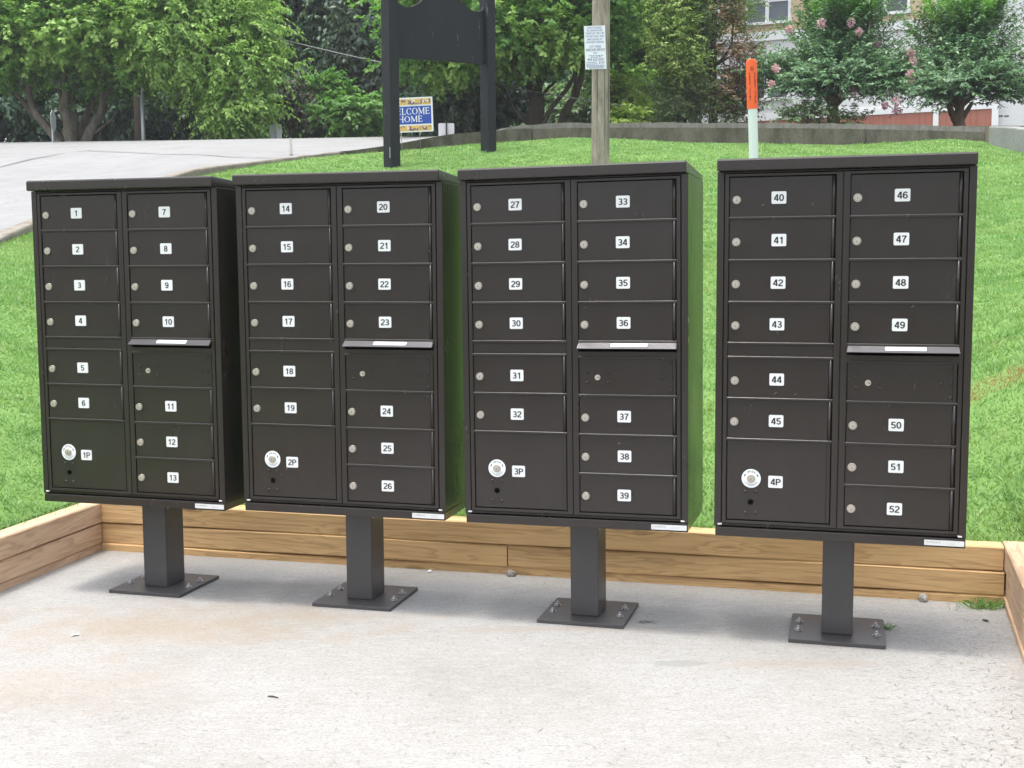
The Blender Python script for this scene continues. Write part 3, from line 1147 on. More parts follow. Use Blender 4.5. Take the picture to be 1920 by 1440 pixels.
LEAF = dict(
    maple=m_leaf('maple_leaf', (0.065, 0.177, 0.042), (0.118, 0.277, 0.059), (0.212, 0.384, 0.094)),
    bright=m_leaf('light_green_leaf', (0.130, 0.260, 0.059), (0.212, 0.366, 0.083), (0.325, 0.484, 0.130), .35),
    dark=m_leaf('dark_evergreen_leaf', (.030, .082, .050), (.048, .118, .068), (.082, .165, .092), .12, .42),
    darkbrown=m_leaf('dull_brownish_leaf', (.055, .065, .045), (.085, .092, .065), (.12, .125, .09), .15, .6),
    grey=m_leaf('pale_green_leaf', (.065, .115, .08), (.11, .165, .12), (.17, .235, .17), .2, .4),
    mid=m_leaf('mid_green_leaf', (0.059, 0.165, 0.042), (0.100, 0.242, 0.057), (0.183, 0.336, 0.088)),  # a slightly deeper green than the maple leaf
    yellow=m_leaf('yellow_green_leaf', (.20, .31, .06), (.29, .40, .09), (.38, .48, .14), .35),
    pale=m_leaf('pale_shrub_leaf', (.12, .22, .10), (.19, .29, .15), (.28, .38, .20), .3),
    conifer=m_leaf('conifer_frond', (.135, .215, .10), (.195, .28, .125), (.27, .36, .16), .3, .6),
    conlight=m_leaf('conifer_new_frond', (.19, .28, .075), (.25, .35, .10), (.32, .43, .14), .25, .6),
    rust=m_leaf('dead_brown_frond', (.22, .125, .075), (.31, .19, .125), (.40, .28, .20), .2, .7),
    crape=m_leaf('crape_myrtle_leaf', (.055, .145, .080), (.100, .210, .115), (.180, .300, .150), .25, .40),
    pink=m_leaf('pink_petal', (.56, .27, .40), (.66, .36, .50), (.78, .52, .64), .3),
)
BARK = m_bark('grey_brown_bark', (.12, .102, .080), (.28, .248, .20))
BARKD = m_bark('dark_bark', (.045, .036, .030), (.10, .082, .068))
BARKC = m_bark('smooth_tan_bark', (.26, .18, .125), (.38, .28, .20), 4)


def tree(name, label, cat, base, stems, crowns, bark=BARK, group=None, seed=1, limbs=10, limb_r=.03):
    """stems: list of (points, radii); crowns: list of dicts with 'mat' + crown_leaves arguments"""
    rg = np.random.default_rng(seed)
    base = Vector(base)
    t = thing(name, label, cat, base, (0, 0, 0), group)
    b = MB()
    for pts, rad in stems:
        P = [Vector(p) - base for p in pts]
        # smooth the polyline and let it wander a little
        Q, Rr = [], []
        for i in range(len(P) - 1):
            for k in range(4):
                s = k / 4
                Q.append(P[i].lerp(P[i + 1], s) + Vector((rnd.uniform(-1, 1), rnd.uniform(-1, 1), 0)) * rad[i] * .18); Rr.append(rad[i] + (rad[i + 1] - rad[i]) * s)
        Q.append(P[-1]); Rr.append(rad[-1])
        b.tube(Q, Rr, 9)
    first = True
    for cr in crowns:
        cr = dict(cr); m_ = cr.pop('mat'); nm = cr.pop('name', 'crown')
        sh = cr['slen'] * .5 + cr['clump_r'] * .35
        cr['ells'] = [(e[0], np.maximum(e[1] - sh, e[1] * .35), e[2]) for e in cr['ells']]
        V, cc = crown_leaves(rg, **cr)
        if limbs and stems and first:
            tips = [Vector(p[-1]) - base for p, r in stems]
            for c_ in cc[rg.choice(len(cc), min(limbs, len(cc)), replace=False)]:
                c_ = Vector(c_) - base
                s = min(tips, key=lambda q: (q - c_).length)
                mid = s.lerp(c_, .5) + Vector((0, 0, .12))
                b.tube([s, mid, c_], [limb_r, limb_r * .7, limb_r * .3], 5)
        first = False
        raw_mesh(nm, V - np.array(base), 4, m_, t)
    if b.v:
        b.build('trunk', bark, t, fix=False)
    return t


def pxs(Y, *uv):
    return [at(u, v, Y) for u, v in uv]


# grass blades
rg = np.random.default_rng(5)
G = LA
c00, c01, c10, c11 = G[:-1, :-1], G[:-1, 1:], G[1:, :-1], G[1:, 1:]
area = .5 * np.linalg.norm(np.cross(c01 - c00, c10 - c00), axis=-1) + .5 * np.linalg.norm(np.cross(c10 - c11, c01 - c11), axis=-1)
cen = (c00 + c01 + c10 + c11) / 4
Yc = cen[..., 1]
dens = np.clip(1.25 - (Yc - 4) / 13, .28, 1.0)
vis = (Yc > 2.4) & (np.abs(cen[..., 0]) < .52 * Yc + .6)
wgt = (area * dens * vis).ravel(); wgt /= wgt.sum()
NB = 540000
ci = rg.choice(len(wgt), NB, p=wgt)
s_, t_ = rg.random((NB, 1)), rg.random((NB, 1))
q = lambda a: a.reshape(-1, 3)[ci]
P = (q(c00) * (1 - s_) + q(c01) * s_) * (1 - t_) + (q(c10) * (1 - s_) + q(c11) * s_) * t_
yy = P[:, 1]
ang = rg.random(NB) * 2 * np.pi
clump = .75 + .5 * np.sin(P[:, 0] * 7 + 3 * np.sin(P[:, 1] * 5)) * np.sin(P[:, 1] * 6 + 2 * np.sin(P[:, 0] * 4))
h = (.013 + .022 * rg.random(NB)) * np.clip(clump, .45, 1.3)
wd = (.0026 + .0019 * rg.random(NB)) * (1 + np.clip((yy - 6) / 9, 0, 1.3))
side = np.stack([np.cos(ang), np.sin(ang), 0 * ang], 1) * wd[:, None]
lean = rg.normal(size=(NB, 2)) * .75
tip = P + np.stack([lean[:, 0] * h, lean[:, 1] * h, h], 1)
V = np.stack([P - side, P + side, tip], 1).reshape(-1, 3)
kind(raw_mesh('grass', V, 3, BLADE), 'stuff')

# longer grass leaning over the timbers and along the walls
NB = 5200
u_ = rg.random(NB)
segs = [(LC + ey * .11 + ex * .05, RC + ey * .11), (LC + nl * .1 + ey * .1, LC + nl * .1 + dl * 2.2), (RC + nr * .13 + ey * .1, RC + nr * .13 + dr * 1.4)]
Ps = []
for i, (A, B_) in enumerate(segs):
    n_ = (2600, 1500, 1100)[i]
    uu = rg.random(n_)[:, None]
    p_ = np.array(A)[None] * (1 - uu) + np.array(B_)[None] * uu + rg.normal(size=(n_, 3)) * np.array([.03, .03, 0])
    p_[:, 2] = .185
    Ps.append(p_)
P = np.concatenate(Ps); NB = len(P)
ang = rg.random(NB) * 6.283
h = .022 + .042 * rg.random(NB)
side = np.stack([np.cos(ang), np.sin(ang), 0 * ang], 1) * .0026
V = np.stack([P - side, P + side, P + np.stack([rg.normal(size=NB) * h * .6, rg.normal(size=NB) * h * .6, h], 1)], 1).reshape(-1, 3)
kind(raw_mesh('grass_fringe', V, 3, BLADE), 'stuff')

# ------------------------------------------------------------------ trees and shrubs behind the lawn
Y = 28.0
tree('maple_tree', 'spreading maple with six pale stems fanning out above the white driveway', 'tree', at(145, 264, Y),
     [(pxs(Y, (112, 268), (85, 235), (62, 205), (54, 170), (49, 130)), [0.102, 0.088, 0.075, 0.061, 0.034]),
      (pxs(Y, (56, 180), (48, 168), (28, 153), (5, 140)), [0.058, 0.048, 0.041, 0.027]),
      (pxs(Y - .3, (132, 270), (126, 225), (118, 205), (122, 180), (117, 120), (124, 20)), [0.129, 0.109, 0.095, 0.082, 0.054, 0.034]),
      (pxs(Y - .3, (118, 205), (112, 175), (100, 140)), [0.041, 0.034, 0.020]),
      (pxs(Y + .6, (140, 270), (141, 230), (136, 180), (139, 130)), [0.088, 0.075, 0.061, 0.041]),
      (pxs(Y + .8, (147, 270), (158, 225), (172, 195), (182, 160)), [0.082, 0.075, 0.061, 0.041]),
      (pxs(Y, (160, 270), (176, 235), (192, 205), (193, 170), (190, 90), (196, 0)), [0.122, 0.102, 0.095, 0.075, 0.054, 0.034]),
      (pxs(Y, (196, 185), (206, 172), (224, 167)), [0.041, 0.034, 0.020]),
      (pxs(Y, (178, 250), (200, 232), (212, 222), (218, 206)), [0.034, 0.027, 0.020, 0.014]),
      (pxs(Y + .5, (118, 268), (92, 240), (62, 212), (30, 175)), [0.116, 0.095, 0.075, 0.048])],
     [dict(mat=LEAF['maple'], ells=[ell(40, 60, 27.6, 150, 85, 2.0), ell(210, 20, 27.6, 150, 95, 2.2), ell(120, -70, 28.5, 280, 120, 3.0),
                                   ell(45, 95, 27.0, 60, 32, .8), ell(150, 105, 26.8, 50, 28, .8), ell(20, 125, 27.5, 90, 28, 1.2), ell(240, 128, 27.3, 60, 26, .9), ell(200, 145, 28.5, 40, 16, .8),
                                   ell(-120, 40, 28.5, 140, 130, 2.5)],
           nclump=230, nshoot=24, nleaf=12, slen=.34, llen=.105, lw=.09, clump_r=.46, droop=.30, hang=.35),
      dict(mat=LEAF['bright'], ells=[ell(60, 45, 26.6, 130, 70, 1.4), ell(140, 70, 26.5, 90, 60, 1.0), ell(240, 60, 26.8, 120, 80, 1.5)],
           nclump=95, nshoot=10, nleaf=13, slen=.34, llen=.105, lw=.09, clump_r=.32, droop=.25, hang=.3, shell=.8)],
     BARK, seed=11, limbs=26, limb_r=.035)

Y = 26.8
tree('weeping_tree', 'bright yellow green tree with drooping branches at the driveway edge', 'tree', at(398, 262, Y + 1.2),
     [(pxs(Y + 1.2, (398, 266), (394, 190), (385, 100), (380, 0)), [.16, .13, .10, .05])],
     [dict(mat=LEAF['bright'], ells=[ell(345, 60, 26.8, 95, 75, 1.6), ell(395, 0, 27.4, 110, 80, 1.9), ell(420, 110, 26.4, 75, 50, 1.2), ell(440, 170, 26.2, 50, 34, .8),
                                    ell(462, 215, 26.2, 32, 30, .6), ell(345, 95, 26.4, 70, 34, 1.0), ell(480, 120, 26.5, 28, 34, .6), ell(440, 200, 26.3, 40, 40, .7), ell(460, 50, 26.9, 45, 60, 1.0)],
           nclump=520, nshoot=7, nleaf=16, slen=.58, llen=.108, lw=.058, clump_r=.26, droop=.45, hang=.5, up=.3, out=.8),
      dict(mat=LEAF['maple'], ells=[ell(360, 60, 28, 120, 80, 1.5), ell(425, 150, 27.6, 60, 50, 1.0)], nclump=200, nshoot=5, nleaf=12, slen=.6, llen=.13, lw=.08, clump_r=.25, droop=.6, hang=.6)],
     BARKD, seed=12, limbs=18)

dk = dict(nshoot=5, nleaf=10, slen=.62, llen=.20, lw=.095, clump_r=.36, droop=.35, hang=.55)
WG = 'dark trees in the wood behind the driveway'
wood = [
    ('tall very dark evergreen tree filling the gap right of the weeping tree', 560, 36, 'dark', [(560, 40, 36, 120, 110, 2.6), (540, -70, 36, 150, 90, 2.6), (600, 120, 35.5, 90, 60, 2)], 430, 21),
    ('dark evergreen tree with pale glossy leaves left of the black sign', 690, 33, 'grey', [(705, 60, 33, 60, 75, 1.8), (700, -50, 33, 90, 90, 2.2), (730, 150, 33.5, 40, 50, 1.3)], 230, 22),
    ('dense dark tree standing between the two evergreens', 640, 37, 'dark', [(640, 150, 35, 100, 85, 1.8), (720, 110, 36, 80, 130, 1.8), (650, 10, 37, 110, 120, 2)], 430, 23),
    ('dark bushy tree low behind the pale stems of the maple', 130, 34, 'dark', [(100, 190, 34, 150, 75, 1.8), (-60, 180, 34, 120, 90, 1.6), (60, 80, 36, 200, 90, 2)], 520, 24),
    ('dark bushy tree between the wooden pole and the weeping tree', 330, 34, 'dark', [(320, 190, 33.5, 130, 80, 1.6), (420, 200, 34, 90, 70, 1.4), (330, 60, 35.5, 200, 100, 2)], 520, 25),
]
for lab, u, Yw, mt, es, nc, sd in wood:
    g = at(u, 250, Yw); g.z = far_z(g.x, g.y) - .1
    tree('evergreen_tree', lab, 'tree', g, [([g, at(u + 4, 130, Yw), at(u - 4, -80, Yw)], [.24, .18, .08])],
         [dict(mat=LEAF[mt], ells=[ell(*e) for e in es], nclump=nc, **dk)], BARKD, WG, sd, 12, .04)
tree('undergrowth_shrub', 'dull brownish shrub beside the small grey sign back', 'shrub', at(545, 258, 29.5),
     [(pxs(29.5, (548, 264), (552, 225), (545, 195)), [.05, .04, .02])],
     [dict(mat=LEAF['darkbrown'], ells=[ell(545, 190, 29.5, 50, 48, .9), ell(585, 232, 29, 36, 24, .6), ell(535, 225, 29.3, 34, 26, .6)], nclump=95, nshoot=5, nleaf=11, slen=.5, llen=.13, lw=.07, clump_r=.2, droop=.5, hang=.5)], BARKD, None, 26, 5)
tree('undergrowth_shrub', 'mid green bush between the dull shrub and the black sign', 'shrub', at(640, 255, 29),
     [(pxs(29, (640, 262), (640, 225), (636, 200)), [.05, .04, .02])],
     [dict(mat=LEAF['mid'], ells=[ell(640, 215, 29, 55, 42, .9), ell(690, 215, 28.8, 40, 42, .8), ell(605, 175, 30, 40, 45, .8)], nclump=130, nshoot=5, nleaf=11, slen=.42, llen=.15, lw=.085, clump_r=.2, droop=.4, hang=.5)], BARKD, None, 27, 5)
tree('magnolia_shrub', 'dark glossy magnolia bush behind the yard sign', 'shrub', at(835, 246, 26.5),
     [(pxs(26.5, (835, 256), (838, 215), (832, 185)), [.06, .05, .02])],
     [dict(mat=LEAF['grey'], ells=[ell(835, 175, 26.5, 60, 24, .9), ell(865, 205, 26.3, 60, 28, .9), ell(800, 212, 26.4, 44, 34, .9), ell(905, 190, 26.8, 50, 45, .9)], nclump=150, nshoot=5, nleaf=9, slen=.36, llen=.17, lw=.075, clump_r=.17, droop=.35, hang=.75),
      dict(mat=LEAF['dark'], ells=[ell(845, 195, 27.2, 80, 60, .6), ell(920, 195, 27.4, 70, 60, .6)], nclump=150, nshoot=5, nleaf=9, slen=.4, llen=.17, lw=.08, clump_r=.22)], BARKD, None, 28, 6)

Y = 24.5
tree('maple_tree', 'broad maple with a dark forked trunk between the black sign and the pole', 'tree', at(1004, 236, Y),
     [(pxs(Y, (1005, 242), (1004, 205), (1002, 175), (1006, 140), (1012, 90), (1010, 0)), [0.200, 0.163, 0.148, 0.104, 0.067, 0.037]),
      (pxs(Y, (1000, 180), (985, 140), (975, 100), (950, 30)), [0.096, 0.081, 0.059, 0.030]),
      (pxs(Y, (1006, 172), (1022, 135), (1040, 100)), [0.074, 0.059, 0.037]),
      (pxs(Y - .2, (1018, 178), (1028, 165), (1045, 150)), [0.037, 0.033, 0.022]),
      (pxs(Y - .5, (1018, 236), (1035, 200), (1062, 168), (1078, 140), (1085, 90)), [0.044, 0.044, 0.044, 0.041, 0.030]),
      (pxs(Y - .3, (1048, 238), (1062, 205), (1078, 182), (1088, 150), (1096, 110)), [0.081, 0.074, 0.067, 0.059, 0.037]),
      (pxs(Y - .3, (1072, 190), (1078, 160), (1080, 125)), [0.044, 0.037, 0.030]),
      (pxs(Y, (992, 236), (965, 205), (945, 165)), [0.044, 0.033, 0.022])],
     [dict(mat=LEAF['mid'], ells=[ell(930, 55, 24.2, 150, 68, 1.9), ell(1040, 35, 24.2, 120, 75, 1.9), ell(820, 112, 24.6, 80, 36, 1.2), ell(1000, -40, 25, 260, 90, 2.6), ell(870, 0, 25, 130, 90, 1.8),
                                 ell(1100, 20, 24.6, 60, 90, 1.4), ell(960, 98, 24.0, 100, 26, 1.2), ell(800, 30, 25.2, 60, 60, 1.2)],
           nclump=270, nshoot=24, nleaf=11, slen=.32, llen=.098, lw=.082, clump_r=.42, droop=.3, hang=.35),
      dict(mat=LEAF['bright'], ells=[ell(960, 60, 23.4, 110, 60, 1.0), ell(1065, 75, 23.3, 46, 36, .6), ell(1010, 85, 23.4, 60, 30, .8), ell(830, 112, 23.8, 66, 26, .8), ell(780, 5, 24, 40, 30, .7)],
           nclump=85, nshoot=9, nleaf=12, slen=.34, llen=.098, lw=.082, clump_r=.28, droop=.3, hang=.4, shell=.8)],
     BARKD, seed=31, limbs=30, limb_r=.04)
tree('maple_tree', 'shady tree with dark green leaves just right of the utility pole', 'tree', at(1195, 232, 29.5),
     [(pxs(29.5, (1195, 240), (1193, 180), (1185, 100), (1188, 0)), [.16, .14, .1, .05]), (pxs(29.5, (1232, 232), (1228, 190), (1212, 150)), [.2, .15, .08])],
     [dict(mat=LEAF['mid'], ells=[ell(1190, 55, 29.5, 75, 75, 1.8), ell(1210, 115, 29.2, 60, 40, 1.3), ell(1190, -50, 30, 110, 80, 2), ell(1150, 120, 30, 40, 40, 1)], nclump=290, nshoot=5, nleaf=12, slen=.45, llen=.14, lw=.11, clump_r=.25, droop=.4, hang=.5),
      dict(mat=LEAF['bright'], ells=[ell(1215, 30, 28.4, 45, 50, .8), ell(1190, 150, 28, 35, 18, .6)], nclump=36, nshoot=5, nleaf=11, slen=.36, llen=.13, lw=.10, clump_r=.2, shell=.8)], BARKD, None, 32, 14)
SG = 'shrubs behind the old wall'
for lab, u, v, Yq, mt, es, nc, sd in [
    ('yellow green leafy shrub just right of the utility pole', 1165, 236, 25, 'yellow', [(1170, 175, 25, 28, 30, .7), (1192, 212, 24.8, 22, 26, .6)], 60, 41),
    ('low golden shrub peeping over the old wall', 1180, 238, 23, 'yellow', [(1178, 229, 23, 32, 9, .4)], 30, 42),
    ('pale green shrub between the golden shrub and the conifer', 1215, 236, 26, 'pale', [(1215, 190, 26, 24, 40, .7), (1222, 225, 25.6, 20, 18, .5), (1160, 215, 25.8, 24, 24, .5)], 75, 43),
    ('pale leafy shrub seen under the forked maple', 1050, 250, 31, 'pale', [(1040, 205, 31, 44, 44, .9), (1075, 215, 30.6, 44, 40, .8), (985, 205, 31.5, 36, 50, .8), (1100, 190, 31, 40, 60, .9)], 230, 44),
    ('dark bush beneath the shady tree right of the pole', 1160, 236, 28, 'dark', [(1165, 200, 28, 50, 50, .6), (1235, 190, 28, 40, 60, .6), (1090, 170, 34.5, 70, 80, .9), (1000, 170, 35, 80, 80, .9)], 210, 45)]:
    tree('shrub', lab, 'shrub', at(u, v, Yq), [(pxs(Yq, (u, v + 6), (es[0][0], es[0][1] + 10)), [.03, .015])],
         [dict(mat=LEAF[mt], ells=[ell(*e) for e in es], nclump=nc, nshoot=5, nleaf=10, slen=.30, llen=.11, lw=.06, clump_r=.13, droop=.3, hang=.35)], BARKD, SG, sd, 4, .012)

cn = dict(nshoot=6, nleaf=12, slen=.34, llen=.085, lw=.030, clump_r=.13, droop=.15, hang=.2, up=.5, out=.7)
tree('conifer_tree', 'feathery green conifer left of the half dead one', 'tree', at(1278, 238, 23.5),
     [(pxs(23.5, (1278, 244), (1280, 120), (1282, -80)), [.10, .07, .04])],
     [dict(mat=LEAF['conifer'], ells=[ell(1275, 190, 23.5, 50, 48, .8), ell(1285, 90, 23.5, 46, 80, .8), ell(1290, -30, 23.5, 42, 70, .8)], nclump=250, **cn),
      dict(mat=LEAF['conlight'], ells=[ell(1262, 80, 22.8, 36, 55, .6), ell(1262, 5, 22.9, 42, 60, .6), ell(1285, 120, 22.7, 32, 32, .5)], nclump=190, **cn)], BARKD, None, 51, 16, .015)
tree('conifer_tree', 'half dead conifer with rusty brown fronds and a bare dark trunk', 'tree', at(1338, 238, 23),
     [(pxs(23, (1336, 244), (1338, 180), (1337, 120), (1340, 50), (1342, -80)), [.085, .075, .065, .05, .03]),
      (pxs(23, (1338, 125), (1355, 110), (1372, 84), (1375, 40)), [.03, .025, .02, .015]),
      (pxs(22.9, (1338, 208), (1352, 212), (1370, 195)), [.025, .02, .012]), (pxs(23, (1337, 128), (1320, 116), (1305, 100)), [.025, .02, .012]),
      (pxs(23, (1337, 140), (1322, 130), (1308, 128)), [.02, .018, .012]), (pxs(23, (1339, 123), (1360, 112), (1385, 95)), [.025, .02, .012])],
     [dict(mat=LEAF['rust'], name='dead_fronds', ells=[ell(1385, 115, 23, 26, 60, .6), ell(1375, 180, 23, 34, 50, .6), ell(1350, 30, 23, 24, 40, .4), ell(1405, 200, 22.9, 16, 36, .4)], nclump=85, **cn),
      dict(mat=LEAF['conifer'], ells=[ell(1325, 60, 23, 26, 90, .5), ell(1385, 20, 23, 26, 55, .6), ell(1325, 185, 22.8, 30, 45, .5), ell(1360, 215, 22.8, 40, 18, .5), ell(1345, -40, 23, 50, 60, .7), ell(1412, 90, 23, 10, 50, .3), ell(1420, 165, 23, 8, 40, .3)], nclump=105, **cn)],
     BARKD, None, 52, 22, .012)


def crape(label, u, vb, Yq, cu, cv, ru, rv, seed, blooms, fork):
    foc = np.array(at(u, vb - 26, Yq))
    b0 = at(u, vb + 6, Yq)
    st = [(pxs(Yq, (u, vb + 8), (u - 1, vb - 18), (u - 2, vb - 45)), [.125, .105, .09])] if not fork else \
        [(pxs(Yq, (u, vb + 8), (u, vb - 15), (u + 3, vb - 50)), [.12, .09, .07]), (pxs(Yq, (u - 2, vb - 2), (u - 12, vb - 22), (u - 22, vb - 45)), [.07, .06, .04]), (pxs(Yq, (u + 3, vb - 4), (u + 12, vb - 20), (u + 26, vb - 42)), [.06, .05, .03])]
    rg = np.random.default_rng(seed)
    for k in range(16):
        a = R(200 - 220 * k / 15) + rg.normal() * .06
        e = at(cu + ru * .92 * math.cos(a), cv - rv * .92 * math.sin(a), Yq + rg.uniform(-.9, .9))
        s = Vector(foc)
        st.append(([s, s.lerp(e, .5) + Vector((0, 0, .10)), e], [.022, .013, .005]))
    kw = dict(nshoot=3, nleaf=26, slen=.78, llen=.078, lw=.034, clump_r=.13, droop=.30, hang=.2, up=.2, out=1.0, jit=.45, focus=foc)
    t = tree('crape_myrtle', label, 'tree', b0, st,
             [dict(mat=LEAF['crape'], ells=[ell(cu, cv, Yq, ru * 1.02, rv * 1.02, 1.35), ell(cu, cv + rv * .50, Yq, ru * 1.12, rv * .56, 1.4), ell(cu, cv - 10, Yq, ru * .7, rv * .7, 1.0), ell(cu - ru * .72, cv + rv * .66, Yq - .2, ru * .42, rv * .34, .8), ell(cu + ru * .72, cv + rv * .72, Yq - .2, ru * .42, rv * .34, .8), ell(cu, cv + rv * .66, Yq - .5, ru * .75, rv * .62, 1.2), ell(cu - ru * .35, cv + rv * .8, Yq - .6, ru * .6, rv * .5, .9), ell(cu + ru * .4, cv + rv * .8, Yq - .6, ru * .6, rv * .5, .9)], nclump=520, shell=.2, **kw),
              dict(mat=LEAF['maple'], ells=[ell(cu, cv - rv * .35, Yq - .3, ru * .75, rv * .55, 1.0)], nclump=60, shell=.6, **kw)], BARKC, 'crape myrtles in front of the building', seed, 0)
    for (x, y, r) in blooms:
        p = np.array(at(x, y, Yq - 1.0 + rg.uniform(-.25, .25)))
        n = 70
        d = unit(rg.normal(size=(n, 3)))
        P = p + d * rg.random((n, 1)) ** .5 * r * .85 * Yq / F * np.array([1, 1, 1.15])
        Vv = leaf_faces(P, d + rg.normal(size=(n, 3)) * .5, rg.normal(size=(n, 3)), np.full(n, .040), np.full(n, .037))
        raw_mesh('blossom', Vv - np.array(t.location), 4, LEAF['pink'], t)
    return t


crape('crape myrtle with a thick bare tan trunk and many pink blossoms', 1563, 232, 22.5, 1572, 84, 112, 108, 61,
      [(1541, 44, 8), (1596, 42, 7), (1609, 60, 6), (1609, 94, 7), (1580, 177, 7), (1603, 174, 8), (1611, 165, 7), (1656, 153, 7), (1455, 128, 7), (1447, 158, 6), (1494, 202, 6), (1561, 25, 6), (1480, 55, 6), (1645, 82, 5)], False)
crape('crape myrtle with a low forked trunk and pink blossoms only at its left', 1797, 234, 22.0, 1805, 92, 122, 105, 62,
      [(1711, 116, 8), (1709, 100, 7), (1707, 139, 7), (1709, 156, 8), (1680, 189, 9), (1682, 207, 8), (1660, 198, 5)], True)
tree('shrub', 'small yellowish shrub at the foot of the crape myrtle with many blossoms', 'shrub', at(1515, 236, 21.5), [(pxs(21.5, (1515, 240), (1515, 215)), [.02, .01])],
     [dict(mat=LEAF['pale'], ells=[ell(1500, 218, 21.5, 36, 16, .4), ell(1535, 212, 21.5, 24, 18, .4), ell(1590, 226, 21.5, 24, 9, .3)], nclump=46, nshoot=4, nleaf=12, slen=.26, llen=.07, lw=.035, clump_r=.10, droop=.2, hang=.3)], BARKD, SG, 63, 3, .01)

# the wood far behind reads as one mass
rgw = np.random.default_rng(77)
V, cc = crown_leaves(rgw, [ell(u, v, 46, 130, 150, 3) for u in range(-780, 1230, 130) for v in (150, -40, -200)] + [ell(1150, 60, 44, 160, 200, 3)], 3000, 5, 9, .9, .34, .22, clump_r=.6)
kind(raw_mesh('far_woods', V, 4, LEAF['dark']), 'stuff')

# ------------------------------------------------------------------ building on the right, far behind
BP = at(1432, 222, 50); BQ = at(1861, 203, 46.7)
be = Vector((BQ.x - BP.x, BQ.y - BP.y, 0)).normalized(); bn = Vector((be.y, -be.x, 0))      # bn points to the viewer


def fac(u, v):
    p = on_plane(u, v, BP, bn)
    q = p - BP
    return q.dot(be), p.z


def m_siding(name, a, b, pitch):
    m = mat(name, a, .6, spec=.3)
    k = NT(m)
    c = k.coord()
    sp = k.n('SeparateXYZ'); k.L(c, sp.inputs[0])
    fr = k.math('FRACT', k.math('DIVIDE', sp.outputs[2], pitch))
    k.color(k.mix(k.ramp(fr, [(0.0, .8), (.08, 0.0), (1.0, 0.0)]), k.mix(k.noise(c, 1.5, 3), a, b), tuple(x * .80 for x in a)))
    k.bump(fr, .6, .02)
    return m


WHITE_S = m_siding('white_siding', (.72, .74, .74), (.78, .80, .80), .19)
TAN_S = m_siding('tan_siding', (.62, .47, .31), (.68, .53, .36), .17)
TRIM = mat('white_trim', (.78, .80, .80), .5)
BRICK = mat('red_brick_base', (.36, .13, .085), .85)
k = NT(BRICK); br = k.n('TexBrick'); k.L(k.coord(scale=(1, 1, 1)), br.inputs['Vector'])
br.inputs['Color1'].default_value = (.38, .135, .09, 1); br.inputs['Color2'].default_value = (.31, .105, .07, 1); br.inputs['Mortar'].default_value = (.42, .22, .17, 1)
br.inputs['Scale'].default_value = 4.6; br.inputs['Mortar Size'].default_value = .012
k.color(br.outputs[0])
GLASS = mat('window_screen_grey', (.10, .125, .15), .25)
GLASSD = mat('window_pane_dark', (.055, .065, .075), .2)
bd = thing('apartment_building', 'pale apartment building with tan upper siding and a red brick base', 'building', BP, (0, 0, math.atan2(be.y, be.x)))
zg = fac(1600, 260)[1] - 1.0 - BP.z
zb_ = 0.0 + 0
z_t = fac(1440, 62)[1] - BP.z
S0, S1 = -9.0, fac(1861, 203)[0]
s_all = S1


def bxo(name, m_, s0, s1, z0, z1, d0, d1, parent=bd):
    b = MB(); b.box(s0, s1, -d1, -d0, z0, z1)
    return b.build(name, m_, parent)


bxo('brick_base', BRICK, S0, S1, zg, -.02, -10, .05)
bxo('wall', WHITE_S, S0 + .02, S1 - .02, -.02, z_t, -10, 0)
bxo('upper_wall', TAN_S, S0 + .02, S1 - .02, z_t, z_t + 4.2, -10, .004)
bxo('trim_band', TRIM, S0, S1 + .02, z_t - .30, z_t + .06, -.02, .07)
bxo('trim_band', TRIM, S0, S1 + .02, -.10, .14, -.02, .08)
b = MB()
b.prism([(-.6, z_t + 4.1), (-.6, z_t + 4.3), (5, z_t + 6.6), (10.6, z_t + 4.3), (10.6, z_t + 4.1)], lambda p: (S0 - .4, p[0], p[1]), lambda p: (S1 + .4, p[0], p[1]))
b.build('roof', mat('roof_shingle', (.10, .09, .085), .9), bd)


def window(u0, u1, v0, v1, rail, mull, m_):
    """frame from photo corners, double-hung with a middle rail"""
    s0, z1 = fac(u0, v0); s1, z0 = fac(u1, v1)
    z0 -= BP.z; z1 -= BP.z
    b = MB()
    fw = .11
    b.box(s0 - fw, s1 + fw, -.09, .02, z1, z1 + fw + .04)
    b.box(s0 - fw - .05, s1 + fw + .05, -.13, .02, z0 - fw, z0)
    b.box(s0 - fw, s0, -.088, .02, z0, z1); b.box(s1, s1 + fw, -.088, .02, z0, z1)
    for mu in mull:
        s = fac(mu, v0)[0]; b.box(s - .07, s + .07, -.085, .02, z0, z1)
    zr = fac(u0, rail)[1] - BP.z
    b.box(s0, s1, -.06, .02, zr - .04, zr + .04)
    o = b.build('window', TRIM, bd)
    b = MB(); b.box(s0 + .002, s1 - .002, -.02, -.006, z0 + .002, z1 - .002); b.build('pane', m_, o)


